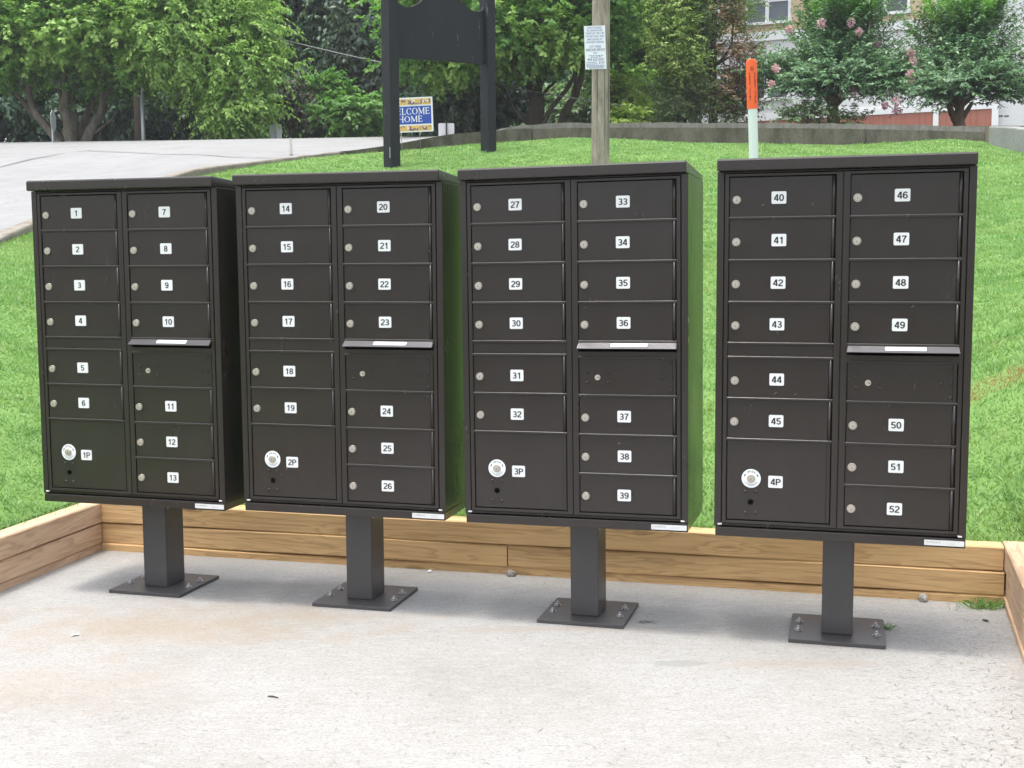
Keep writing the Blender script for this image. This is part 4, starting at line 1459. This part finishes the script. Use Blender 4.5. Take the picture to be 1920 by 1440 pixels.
window(1403, 1478, -32, 38, 6, [1439.5], GLASS)
window(1402, 1476, 118, 182, 151, [1437], GLASSD)
window(1640, 1701, -44, 20, -10, [1662], GLASSD)
window(1790, 1850, -52, 12, -18, [1820], GLASSD)
window(1270, 1345, -22, 46, 14, [1307], GLASS)
window(1270, 1345, 128, 190, 160, [1307], GLASSD)
for u in (1755,):
    s, z = fac(u, 220)
    b = MB(); b.box(s - .10, s + .10, -.14, -.052, zg, z_t - .3); b.build('downpipe', TRIM, bd)
s, z = fac(1758, 0)
bxo('corner_board', TRIM, s - .09, s + .09, z_t + .062, z_t + 4.1, -.01, .05)
bxo('corner_board', TRIM, S1 - .02, S1 + .22, zg, z_t + 4.2, -.3, .09)
bxo('side_wing', WHITE_S, S1 + .22, S1 + 9, zg, z_t + 4.2, -9, -.35)
b = MB()
for u0 in (1872, 1883):
    s, z = fac(u0, 216); b.box(s, s + .16, .342, .352, z - BP.z - .03, z - BP.z + .03)
b.build('vent_slot', GLASSD, bd)

# ------------------------------------------------------------------ signs and poles
# utility pole
POLEM = m_bark('weathered_pole_wood', (.19, .165, .13), (.36, .325, .27), 14)
PY = 14.9
pb = lawn_hit(1125.5, 304)
pb = at(1125.5, 304, PY); pb.z = lawn_z(pb.x, pb.y) - .05
pt_ = at(1126.5, 0, PY)
up_t = thing('utility_pole', 'weathered grey wooden utility pole carrying a white notice', 'pole', pb)
b = MB()
tot = 5.2
axis = (pt_ - at(1125.5, 304, PY)); axis /= axis.z
NS, SEG = 26, 20
for i in range(NS + 1):
    z = tot * i / NS
    for k_ in range(SEG):
        a = 2 * math.pi * k_ / SEG
        rr = (.110 - .002 * z) * (1 + .018 * math.sin(a * 5 + 1.3 * math.sin(z * .7)) + .010 * math.sin(a * 9 + z))
        b.v.append(axis * z + Vector((rr * math.cos(a), rr * math.sin(a), 0)))
for i in range(NS):
    for k_ in range(SEG):
        j = (k_ + 1) % SEG
        b.face([i * SEG + k_, i * SEG + j, (i + 1) * SEG + j, (i + 1) * SEG + k_], 0, True)
b.face([NS * SEG + k_ for k_ in range(SEG)])
b.build('pole', POLEM, up_t, fix=False)
b = MB()
for a in (-2.05, -1.2, -.6):
    for z0, z1 in ((.2, 1.6), (1.9, 3.6)):
        r0 = .110 - .002 * z0
        b.tube([axis * z0 + Vector((math.cos(a) * r0, math.sin(a) * r0, 0)), axis * (z0 + z1) * .5 + Vector((math.cos(a + .03) * (r0 - .001), math.sin(a + .03) * (r0 - .001), 0)), axis * z1 + Vector((math.cos(a) * (r0 - .004), math.sin(a) * (r0 - .004), 0))], [.002, .005, .002], 5)
b.build('drying_crack', mat('crack_in_wood', (.07, .06, .05), .9), up_t, fix=False).__setitem__('kind', 'stuff')

# towing notice on the pole
NY = PY - .118
cn_ = at(1116, 89, NY)
wS, hS = 39 * NY / F, 78 * NY / F
no = thing('notice_board', 'white towing notice with blue lettering fixed to the utility pole', 'sign', cn_, (0, R(-2.0), R(4)))
BLUEI = mat('faded_blue_ink', (.15, .19, .37), .6); PURP = mat('dark_violet_ink', (.13, .11, .24), .6)
b = MB(); b.plate(rrect(wS, hS, .004), 0, .004, 2)
S = 1 / 78 * hS
lines = [('UNAUTHORIZED', -35.5, 27, 3.6, 0), ('OR ABANDONED', -30.5, 29, 3.6, 0), ('VEHICLES WILL BE', -25.5, 34, 3.8, 0), ('TOWED AWAY AND', -20, 34, 3.8, 0), ('IMPOUNDED AT', -14.5, 28, 3.6, 0), ('OWNERS EXPENSE', -9.5, 33, 3.6, 0),
         ('CITY WIDE', -1.5, 21, 4.4, 0), ('WRECKER SERVICE', 4.2, 35.5, 4.6, 1), ('INC', 10, 7, 3.4, 0), ('404 622 5351', 21.5, 31, 4.8, 1), ('$130', 27.5, 10, 4.6, 1)]
for s, y, wq, hq, mi_ in lines:
    xo = 11 if s == '$130' else 0
    b.mesh2d(text(s, hq * S, .012, width=wq * S), lambda x, z: (x + xo * S, -.0012, z - y * S), mi_)
for y, x0, x1 in ((14.5, -12, 14), (17.2, -9, 11), (26.5, -17, 2), (29.5, -17, 3), (32.2, -17, 17), (34.6, -17, 17), (36.8, -12, 14)):
    x = x0
    while x < x1:
        l = rnd.uniform(1.6, 4.5); b.box(x * S, min(x + l, x1) * S, -.0013, -.0006, -(y + .7) * S, -(y - .6) * S, 0); x += l + 1.0
b.build('sign_panel', [BLUEI, PURP, mat('notice_white', (.74, .78, .84), .45)], no, fix=False)

# black board sign on two posts
BLK = mat('black_sign_paint', (.013, .0155, .019), .65, 0.0, .25)
k = NT(BLK); c = k.coord()
col = k.mix(k.noise(c, 3, 4), (.010, .012, .0155), (.019, .022, .027))
col = k.mix(k.ramp(k.noise(k.coord(scale=(1, 1, .22)), 9, 5, .7), [(.63, 0.0), (.70, .6)]), col, (.22, .23, .24))
k.color(col)
LP = at(735, 298, 15.7); LP.z = lawn_z(LP.x, LP.y) - .1
RP = at(916, 279, 17.0); RP.z = lawn_z(RP.x, RP.y) - .1
sg = thing('sign_board', 'black wooden sign board with a scalloped top between two square posts', 'sign', LP)
e = Vector((RP.x - LP.x, RP.y - LP.y, 0)); wS_ = e.length; e.normalize(); nn_ = Vector((e.y, -e.x, 0))
M = Matrix(((e.x, -nn_.x, 0, 0), (e.y, -nn_.y, 0, 0), (0, 0, 1, 0), (0, 0, 0, 1)))


def sgp(u, v, off=0.0):
    p = on_plane(u, v, LP + nn_ * off, nn_) - LP
    return p.dot(e), p.z


hw = .078
hp = 3.4
b = MB(); b.box(-hw, hw, -hw, hw, 0, hp, 0, M); b.build('post', BLK, sg, bevel=.008)
b = MB(); b.box(wS_ - hw, wS_ + hw, -hw, hw, RP.z - LP.z, hp + .05, 0, M); b.build('post', BLK, sg, bevel=.008)
ol = [(749, 110), (749, 4), (753, 11), (760, 14), (771, 13), (783, 7), (792, -1), (800, -10), (815, -22), (830, -26), (845, -20), (856, -8), (864, 4), (873, 13), (881, 19), (889, 22), (897, 22), (904, 18), (908, 12), (909, 121)]
pts = [sgp(*q) for q in ol]
pts[0] = (hw + .002, pts[0][1]); pts[1] = (hw + .002, pts[1][1]); pts[-1] = (wS_ - hw - .002, pts[-1][1]); pts[-2] = (wS_ - hw - .002, pts[-2][1])
b = MB(); b.prism(pts, lambda p: M @ Vector((p[0], -.022, p[1])), lambda p: M @ Vector((p[0], .022, p[1]))); b.build('board', BLK, sg, bevel=.004)
b = MB()
for (u0, v0), (u1, v1) in (((741, 90), (741, 235)), ((742, 240), (743, 296))):
    pass
s0 = [sgp(u, v, .08) for u, v in ((731, 276), (732, 296))]
b.box(s0[0][0] - .008, s0[0][0] + .006, -hw - .003, -hw - .0005, s0[1][1], s0[0][1], 0, M)
b.build('bare_scratch', mat('bare_wood_scratch', (.34, .35, .35), .8), sg)

# yard sign
YS = 16.6
yc = at(768, 215.5, YS)
ys_ = thing('yard_sign', 'small blue and yellow yard sign reading welcome home on wire legs', 'sign', yc, (0, R(-1.4), R(-6)))
u2 = YS / F
wq, hq = 87 * u2, 63 * u2
WHT = mat('sign_white', (.80, .82, .84), .4); BLU = mat('sign_blue', (.022, .075, .42), .4); ORG = mat('sign_yellow', (.72, .46, .14), .45); NVY = mat('sign_navy', (.11, .09, .17), .5)
b = MB(); b.plate(rrect(wq, hq, .006), 0, .006); b.build('sign_panel', WHT, ys_)
b = MB()
px = lambda x: x * u2
b.box(px(-41), px(40.5), -.0012, -.0004, px(-17), px(15.5), 0)
# serif capitals from thick and thin strokes
SER = dict(
    W=([(0, 1, .28, 0, .15), (.28, 0, .5, 1, .07), (.5, 1, .76, 0, .15), (.76, 0, 1.04, 1, .07)], [(-.1, 1, .14), (.42, 1, .14), (.94, 1, .14)], 1.04),
    E=([(.12, 0, .12, 1, .15), (.12, .04, .62, .04, .08), (.12, .52, .5, .52, .08), (.12, .96, .6, .96, .08), (.60, .04, .63, .24, .06), (.58, .96, .60, .78, .06), (.5, .42, .5, .62, .06)], [(0, 0, .2), (0, 1, .2)], .68),
    L=([(.12, 0, .12, 1, .15), (.12, .04, .58, .04, .08), (.57, .04, .60, .28, .06)], [(0, 0, .2), (0, 1, .24)], .64),
    M=([(.1, 0, .1, 1, .07), (.1, 1, .48, .1, .15), (.48, .1, .84, 1, .07), (.86, 0, .86, 1, .15)], [(-.02, 0, .24), (.74, 0, .24), (-.02, 1, .2), (.8, 1, .2)], .98),
    H=([(.12, 0, .12, 1, .15), (.70, 0, .70, 1, .15), (.12, .52, .70, .52, .08)], [(0, 0, .24), (.58, 0, .24), (0, 1, .24), (.58, 1, .24)], .84))


def serif(b, s, x0, x1, z0, z1, mi):
    adv = {'C': .80, 'O': .88}
    tot_ = sum(adv.get(ch, SER[ch][2] if ch in SER else 0) for ch in s) + .13 * (len(s) - 1)
    sx = (x1 - x0) / tot_; sz = z1 - z0
    x = 0.0
    y = -.0018
    for ch in s:
        if ch in 'CO':
            n = 22
            a0, a1 = (.62, 2 * math.pi - .62) if ch == 'C' else (0, 2 * math.pi)
            cx_ = .42
            nn = len(b.v)
            for k_ in range(n + 1):
                a = a0 + (a1 - a0) * k_ / n
                th = .045 + .05 * abs(math.cos(a))
                for sg_ in (-1, 1):
                    b.v.append(Vector((x0 + (x + cx_ + (.37 + sg_ * th * .9) * math.cos(a)) * sx, y, z0 + (.5 + (.49 + sg_ * .035 - .03) * math.sin(a)) * sz)))
            for k_ in range(n):
                b.face([nn + 2 * k_, nn + 2 * k_ + 1, nn + 2 * k_ + 3, nn + 2 * k_ + 2], mi)
            if ch == 'C':
                b.box(x0 + (x + .66) * sx, x0 + (x + .73) * sx, y - .0001, y + .0001, z0 + .66 * sz, z0 + .97 * sz, mi)
            x += adv[ch] + .13
        else:
            st, sf, aw = SER[ch]
            for ax, az, bx, bz, th in st:
                d = Vector((bx - ax, bz - az)).normalized(); p = Vector((-d.y, d.x)) * th / 2
                nn = len(b.v)
                for qx, qz in ((ax - p.x, az - p.y), (bx - p.x, bz - p.y), (bx + p.x, bz + p.y), (ax + p.x, az + p.y)):
                    b.v.append(Vector((x0 + (x + qx) * sx, y - .00004 * len(b.f) % .0003, z0 + qz * sz)))
                b.face([nn, nn + 1, nn + 2, nn + 3], mi)
            for qx, qz, wz in sf:
                b.box(x0 + (x + qx) * sx, x0 + (x + qx + wz) * sx, y - .0004, y - .0002, z0 + (qz - .03) * sz, z0 + (qz + .03) * sz, mi)
            x += aw + .13


serif(b, 'WELCOME', px(-37), px(37.5), px(.5), px(12.5), 1)
serif(b, 'HOME', px(-21.5), px(24), px(-13.2), px(-2.2), 1)
for z0, z1 in ((18.2, 28.6), (-29.2, -19.6)):
    b.box(px(-41), px(40.5), -.0012, -.0004, px(z0), px(z1), 2)
    x = -39
    while x < 38:
        r = rnd.uniform(2.0, 4.6); zc = rnd.uniform(z0 + 1.5, z1 - 1.5)
        a0 = rnd.choice([0, .5, 1, 1.5]) * math.pi
        r = min(r, z1 - zc if a0 == 0 else zc - z0 if a0 == math.pi else min(z1 - zc, zc - z0), 4.5)
        if r > 1.0:
            sp_ = math.pi if a0 in (0, math.pi) else math.pi
            if a0 in (.5 * math.pi, 1.5 * math.pi): r = min(r, z1 - zc, zc - z0)
            b.ring(px(x), px(zc), px(r * .45), px(r * .98), -.0016 - .00002 * (x + 60), a0, a0 + sp_, 3 if rnd.random() < .7 else 1, 10)
            if rnd.random() < .5:
                b.ring(px(x), px(zc), px(r * .05), px(r * .3), -.0016, a0, a0 + sp_, 1, 8)
        x += rnd.uniform(2.2, 5)
b.build('printed_face', [BLU, WHT, ORG, NVY], ys_, fix=False)
for xx in (-17, 18):
    b = MB(); g0 = px(xx)
    b.tube([(g0, .003, px(-30)), (g0, .003, px(-78))], [.0045, .0045], 6)
    b.build('leg', mat('wire_steel', (.20, .20, .20), .5, .6), ys_)

# fibre marker post
MY = 11.3
mb0 = at(1417, 340, MY); mz = lawn_z(mb0.x, mb0.y)
mtop, mbot = at(1412, 110, MY), at(1416.5, 293, MY)
mk = thing('marker_post', 'leaning white marker post with an orange top behind the rightmost mailbox', 'marker post', (mbot.x + .008, MY, mz - .03), (0, math.atan2(mtop.x - mbot.x, mtop.z - mbot.z), R(-3)))
zt_ = mtop.z - mk.location.z
zo = at(1414, 204, MY).z - mk.location.z
hw_ = .0425


def slab(x0, x1, z0, z1, rounded, bow=.012):
    b = MB(); n = 8
    rows = [z0, z1] if not rounded else [z0] + [z1 - .035 + .035 * math.sin(k_ * math.pi / 12) for k_ in range(7)]
    wds = [1, 1] if not rounded else [1] + [math.cos(k_ * math.pi / 12) * .9 + .1 for k_ in range(7)]
    F_, B_ = [], []
    for z, s in zip(rows, wds):
        F_.append([((x0 + x1) / 2 + (x1 - x0) / 2 * s * (2 * k_ / n - 1), -bow * (1 - (2 * k_ / n - 1) ** 2) - .006, z) for k_ in range(n + 1)])
        B_.append([(p[0], p[1] + .006, p[2]) for p in F_[-1]][::-1])
    b.grid([f + bk_ + [f[0]] for f, bk_ in zip(F_, B_)])
    return b


slab(-hw_ * 1.02, hw_ * .98, 0, zo - .001, False).build('stake', mat('marker_white', (.60, .68, .66), .5), mk)
slab(-hw_ * 1.20, hw_ * 1.12, zo, zt_, True, .014).build('orange_cap', mat('marker_orange', (.80, .115, .015), .45), mk)
b = MB()
INKO = mat('marker_ink', (.05, .02, .012), .6)
zz0 = zo + .10 * .5
for xx, s, wd_ in ((-.022, 'FIBER OPTIC', .0105), (.026, 'BURIED CABLE', .0125)):
    for i, ch in enumerate(s):
        if ch == ' ': continue
        b.mesh2d(text(ch, .0165, .03, width=wd_), lambda x, z: (x + xx, -.0222, z + zo + .315 - i * .0232), 0)
for i in range(3):
    b.box(-.016, .016, -.0222, -.0216, zo + .345 + i * .013, zo + .349 + i * .013)
b.build('marker_text', INKO, mk, fix=False)

# sign backs and poles by the driveway
ALU = mat('aluminium_sign_back', (.46, .49, .51), .45, .35)
ALUW = mat('pale_sign_back', (.62, .62, .64), .5, .1)
GALV = mat('galvanised_post', (.36, .39, .41), .5, .5)
DKP = mat('dark_post', (.035, .035, .04), .5)
q = at(515, 250, 26.2)
s1_ = thing('traffic_sign', 'small grey sign seen from behind at the driveway crest', 'sign', (q.x, q.y, far_z(q.x, q.y) - .2), (0, 0, R(-22)))
zc_ = at(515, 248, 26.2).z - s1_.location.z
b = MB(); b.plate(rrect(.31, .34, .02, cz=zc_), .03, .034); b.build('sign_panel', ALU, s1_)
b = MB(); b.box(-.02, .02, -.01, .029, 0, zc_ + .15); b.build('post', GALV, s1_)
q = at(837, 243, 20.6)
s2_ = thing('traffic_sign', 'pale sign back with a dark post beside the black sign', 'sign', (q.x, q.y, 3.0), (0, 0, R(4)))
zc_ = q.z - s2_.location.z - .02
b = MB(); b.plate(rrect(.265, .26, .018, cz=zc_), .03, .034); b.build('sign_panel', ALUW, s2_)
b = MB(); b.box(-.012, .014, .0, .029, 0, zc_ + .135); b.build('post', DKP, s2_)
q = at(104, 240, 25.0)
s3_ = thing('traffic_sign', 'grey oval looking road sign turned nearly edge on beside the maple stems', 'sign', (at(101, 262, 25.0).x, q.y, 3.7), (0, R(2.5), R(96)))
zc_ = at(104, 226, 25.0).z - s3_.location.z
b = MB()
b.plate([(.225 * math.cos(R(22.5 + 45 * k_)), zc_ + .225 * math.sin(R(22.5 + 45 * k_))) for k_ in range(8)], .0, .005); b.build('sign_panel', ALU, s3_)
b = MB(); b.box(-.03, .03, .008, .036, 0, zc_ + .12); b.build('post', GALV, s3_)
q = at(261, 262, 26.9)
s4_ = thing('wooden_pole', 'dark brown wooden pole rising into the maple leaves', 'pole', (q.x, q.y, far_z(q.x, q.y) - .3))
b = MB(); b.vcyl(0, 0, 0, 6.5, .098, .085, 0, 14); b.build('pole', m_bark('brown_pole_wood', (.10, .075, .055), (.17, .135, .105), 10), s4_)
q = at(269, 262, 26.6)
s5_ = thing('metal_post', 'slim galvanised post standing against the brown wooden pole', 'post', (q.x, q.y, far_z(q.x, q.y) - .3))
b = MB(); b.vcyl(0, 0, 0, at(269, 178, 26.6).z - s5_.location.z, .042, mi=0); b.vcyl(-.0, 0, at(269, 178, 26.6).z - s5_.location.z, at(269, 160, 26.6).z - s5_.location.z, .02); b.build('pole', GALV, s5_)
b = MB()
A_, B_ = at(250, -4, 31), at(1180, 200, 23)
b.tube([A_.lerp(B_, t) - Vector((0, 0, .22 * 4 * t * (1 - t))) for t in np.linspace(0, 1, 24)], [.011] * 24, 6)
o = b.build('overhead_cable', mat('cable_grey', (.22, .23, .24), .6), fix=False)
tag(o, 'thin grey overhead cable sloping down across the dark wood', 'cable')
# lamp post cut by the right edge
q = at(1926, 232, 19.5)
lp = thing('lamp_post', 'brown lamp post with a beige lantern at the right edge', 'lamp post', (q.x, q.y, far_z(q.x, q.y) - .3))
zl_ = at(1926, 116, 19.5).z - lp.location.z
BRN = mat('lamp_brown', (.11, .07, .05), .6)
b = MB(); b.vcyl(0, 0, 0, zl_ - .11, .045, .04); b.build('pole', BRN, lp)
b = MB(); b.vcyl(0, 0, zl_ - .11, zl_ + .05, .055, .115, seg=8); b.build('lantern', mat('lamp_beige_glass', (.62, .55, .42), .4), lp)
b = MB(); b.vcyl(0, 0, zl_ + .052, zl_ + .085, .135, .125, seg=8); b.vcyl(0, 0, zl_ + .085, zl_ + .17, .11, .03, seg=8); b.build('lamp_cap', mat('lamp_cap_dark', (.05, .045, .04), .5), lp)

# ------------------------------------------------------------------ small things on the pad
def stone(name, label, cat, u, v, r, m_, seed, sq=(1, .8, .9)):
    p = ground(u, v)
    rr = random.Random(seed)
    import bmesh
    bm = bmesh.new(); bmesh.ops.create_icosphere(bm, subdivisions=3, radius=r)
    ph = [rr.uniform(0, 6) for _ in range(6)]
    for vv in bm.verts:
        d = vv.co.normalized()
        f = 1 + .16 * math.sin(d.x * 5 + ph[0]) * math.sin(d.y * 6 + ph[1]) + .10 * math.sin(d.z * 9 + ph[2]) * math.sin(d.x * 11 + ph[3]) + .05 * rr.uniform(-1, 1)
        vv.co = Vector((vv.co.x * sq[0], vv.co.y * sq[1], max(vv.co.z * sq[2], -r * .5))) * f
    me = bpy.data.meshes.new(name); bm.to_mesh(me); bm.free()
    me.materials.append(m_)
    o = link(name, me, None, p + Vector((0, 0, r * .45)))
    o.rotation_euler = (0, 0, rr.uniform(0, 6))
    return tag(o, label, cat)


RUB = m_concrete('rubble_grey', (.42, .40, .36), (.56, .54, .50), (.20, .19, .17), 40, .6)
WHS = mat('white_scrap', (.82, .83, .83), .6)
stone('rubble_chunk', 'rough grey concrete lump against the timber wall at the right', 'rubble', 1731, 1127, .021, RUB, 3)
stone('pebble', 'small brownish grey stone at the foot of the middle of the timber wall', 'stone', 958, 1080, .021, m_concrete('pebble_grey', (.36, .31, .28), (.46, .42, .39), (.2, .17, .15), 30, .4), 4, (1, .8, .75))
stone('pebble', 'round yellowish pebble beside the grass tuft in the right corner', 'stone', 1826, 1140, .010, m_concrete('pebble_yellow', (.55, .50, .36), (.62, .57, .42), (.3, .27, .2), 30, .2), 5)
stone('paper_scrap', 'torn white scrap lying at the foot of the timber wall', 'litter', 806, 1074, .011, WHS, 6, (1, .5, .7))
stone('paper_scrap', 'flat white scrap lying on the orange stained concrete', 'litter', 141, 1192, .012, WHS, 8, (1.2, .7, .12))
stone('bark_chip', 'dark brown bark chip on the concrete in the right corner', 'litter', 1848, 1165, .009, BARKD, 9, (1.3, .8, .3))
g = ground(512, 1308)
b = MB(); b.tube([g + Vector((-.016, .004, .003)), g + Vector((0, 0, .004)), g + Vector((.017, -.009, .003))], [.0018, .0024, .0016], 6)
tag(b.build('twig', BARKD, fix=False), 'short dark twig lying on the open concrete in front', 'twig')

GRS = BLADE
rg = np.random.default_rng(9)


def tuft(label, u, v, n, h, spread, name='grass_tuft', cat='weed'):
    p = np.array(ground(u, v))
    P = np.tile(p, (n, 1)) + rg.normal(size=(n, 3)) * np.array([spread, spread * .35, 0])
    P[:, 2] = 0.0005
    D = unit(np.stack([rg.normal(size=n) * .7, rg.normal(size=n) * .5, .4 + rg.random(n)], 1))
    hh = h * (.5 + rg.random((n, 1)))
    side = unit(np.cross(D, rg.normal(size=(n, 3)))) * .0012
    mid = P + D * hh * .6; tip = P + D * hh + np.array([0, 0, -.25]) * hh + D * np.array([.3, .3, 0]) * hh
    V = np.stack([P - side, P + side, mid + side * .9, tip, mid - side * .9], 1)
    V[:, :, 2] = np.maximum(V[:, :, 2], .0006)
    V = V.reshape(-1, 3)
    o = raw_mesh(name, V - p, 5, GRS, None, p)
    return tag(o, label, cat)


tuft('green grass tuft growing in the left back corner of the pad', 196, 1027, 60, .040, .025)
tuft('tangled grass tuft lying in the right back corner of the pad', 1850, 1140, 220, .045, .045)
tuft('small upright weed against the timber wall right of the third pedestal', 1418, 1096, 26, .045, .006)
tuft('thin weed at the foot of the timber wall right of the first pedestal', 468, 1044, 12, .035, .006)
tuft('sparse grass tuft at the right edge of the fourth base plate', 1664, 1180, 30, .030, .008)

# loose clippings strewn over the right half of the pad
n = 1500
U = np.concatenate([1920 - np.abs(rg.normal(size=520)) * 150, rg.uniform(0, 1920, 420)])
Vv = np.concatenate([rg.uniform(1110, 1440, 520), rg.uniform(1060, 1440, 420)])
pts = []
for u, v in zip(U, Vv):
    p = ground(u, v)
    q = p - RC
    if q.dot(nr) < -.015 and (p - LC).dot(nl) < -.02 and (p - LC).dot(ey) < -.02:
        pts.append(tuple(p))
pts = np.array(pts); n = len(pts)
a = rg.random(n) * 6.283
l = .006 + .016 * rg.random(n) ** 2
d = np.stack([np.cos(a), np.sin(a), 0 * a], 1); s = np.stack([-np.sin(a), np.cos(a), 0 * a], 1)
bend = rg.normal(size=(n, 1)) * .25
wq = (.0006 + .0005 * rg.random(n))[:, None]
L2 = l[:, None]
z = np.array([0, 0, .0012]) + np.array([0, 0, .001]) * rg.random((n, 1))
V = np.stack([pts - d * L2 + z, pts + s * (bend * L2 - wq) + z * 1.3, pts + d * L2 + z, pts + s * (bend * L2 + wq) + z * 1.3], 1).reshape(-1, 3)
m = mat('dry_clipping', (.10, .085, .055), .8)
k = NT(m); ge = k.n('NewGeometry')
k.color(k.ramp(ge.outputs['Random Per Island'], [(0, (.10, .09, .07)), (.6, (.19, .17, .13)), (1, (.14, .18, .08))]))
kind(raw_mesh('grass_clippings', V, 4, m), 'stuff')

# ------------------------------------------------------------------ the summer air: far things pale a little
b = MB(); b.box(-150, 150, -40, 120, -1.6, 24)
m = bpy.data.materials.new('summer_haze'); m.use_nodes = True
t = m.node_tree
t.nodes.remove(t.nodes['Principled BSDF'])
pv = t.nodes.new('ShaderNodeVolumePrincipled')
pv.inputs['Color'].default_value = (.93, .96, 1.0, 1)
pv.inputs['Density'].default_value = .0010
t.links.new(pv.outputs[0], t.nodes['Material Output'].inputs['Volume'])
kind(b.build('haze', m), 'stuff')
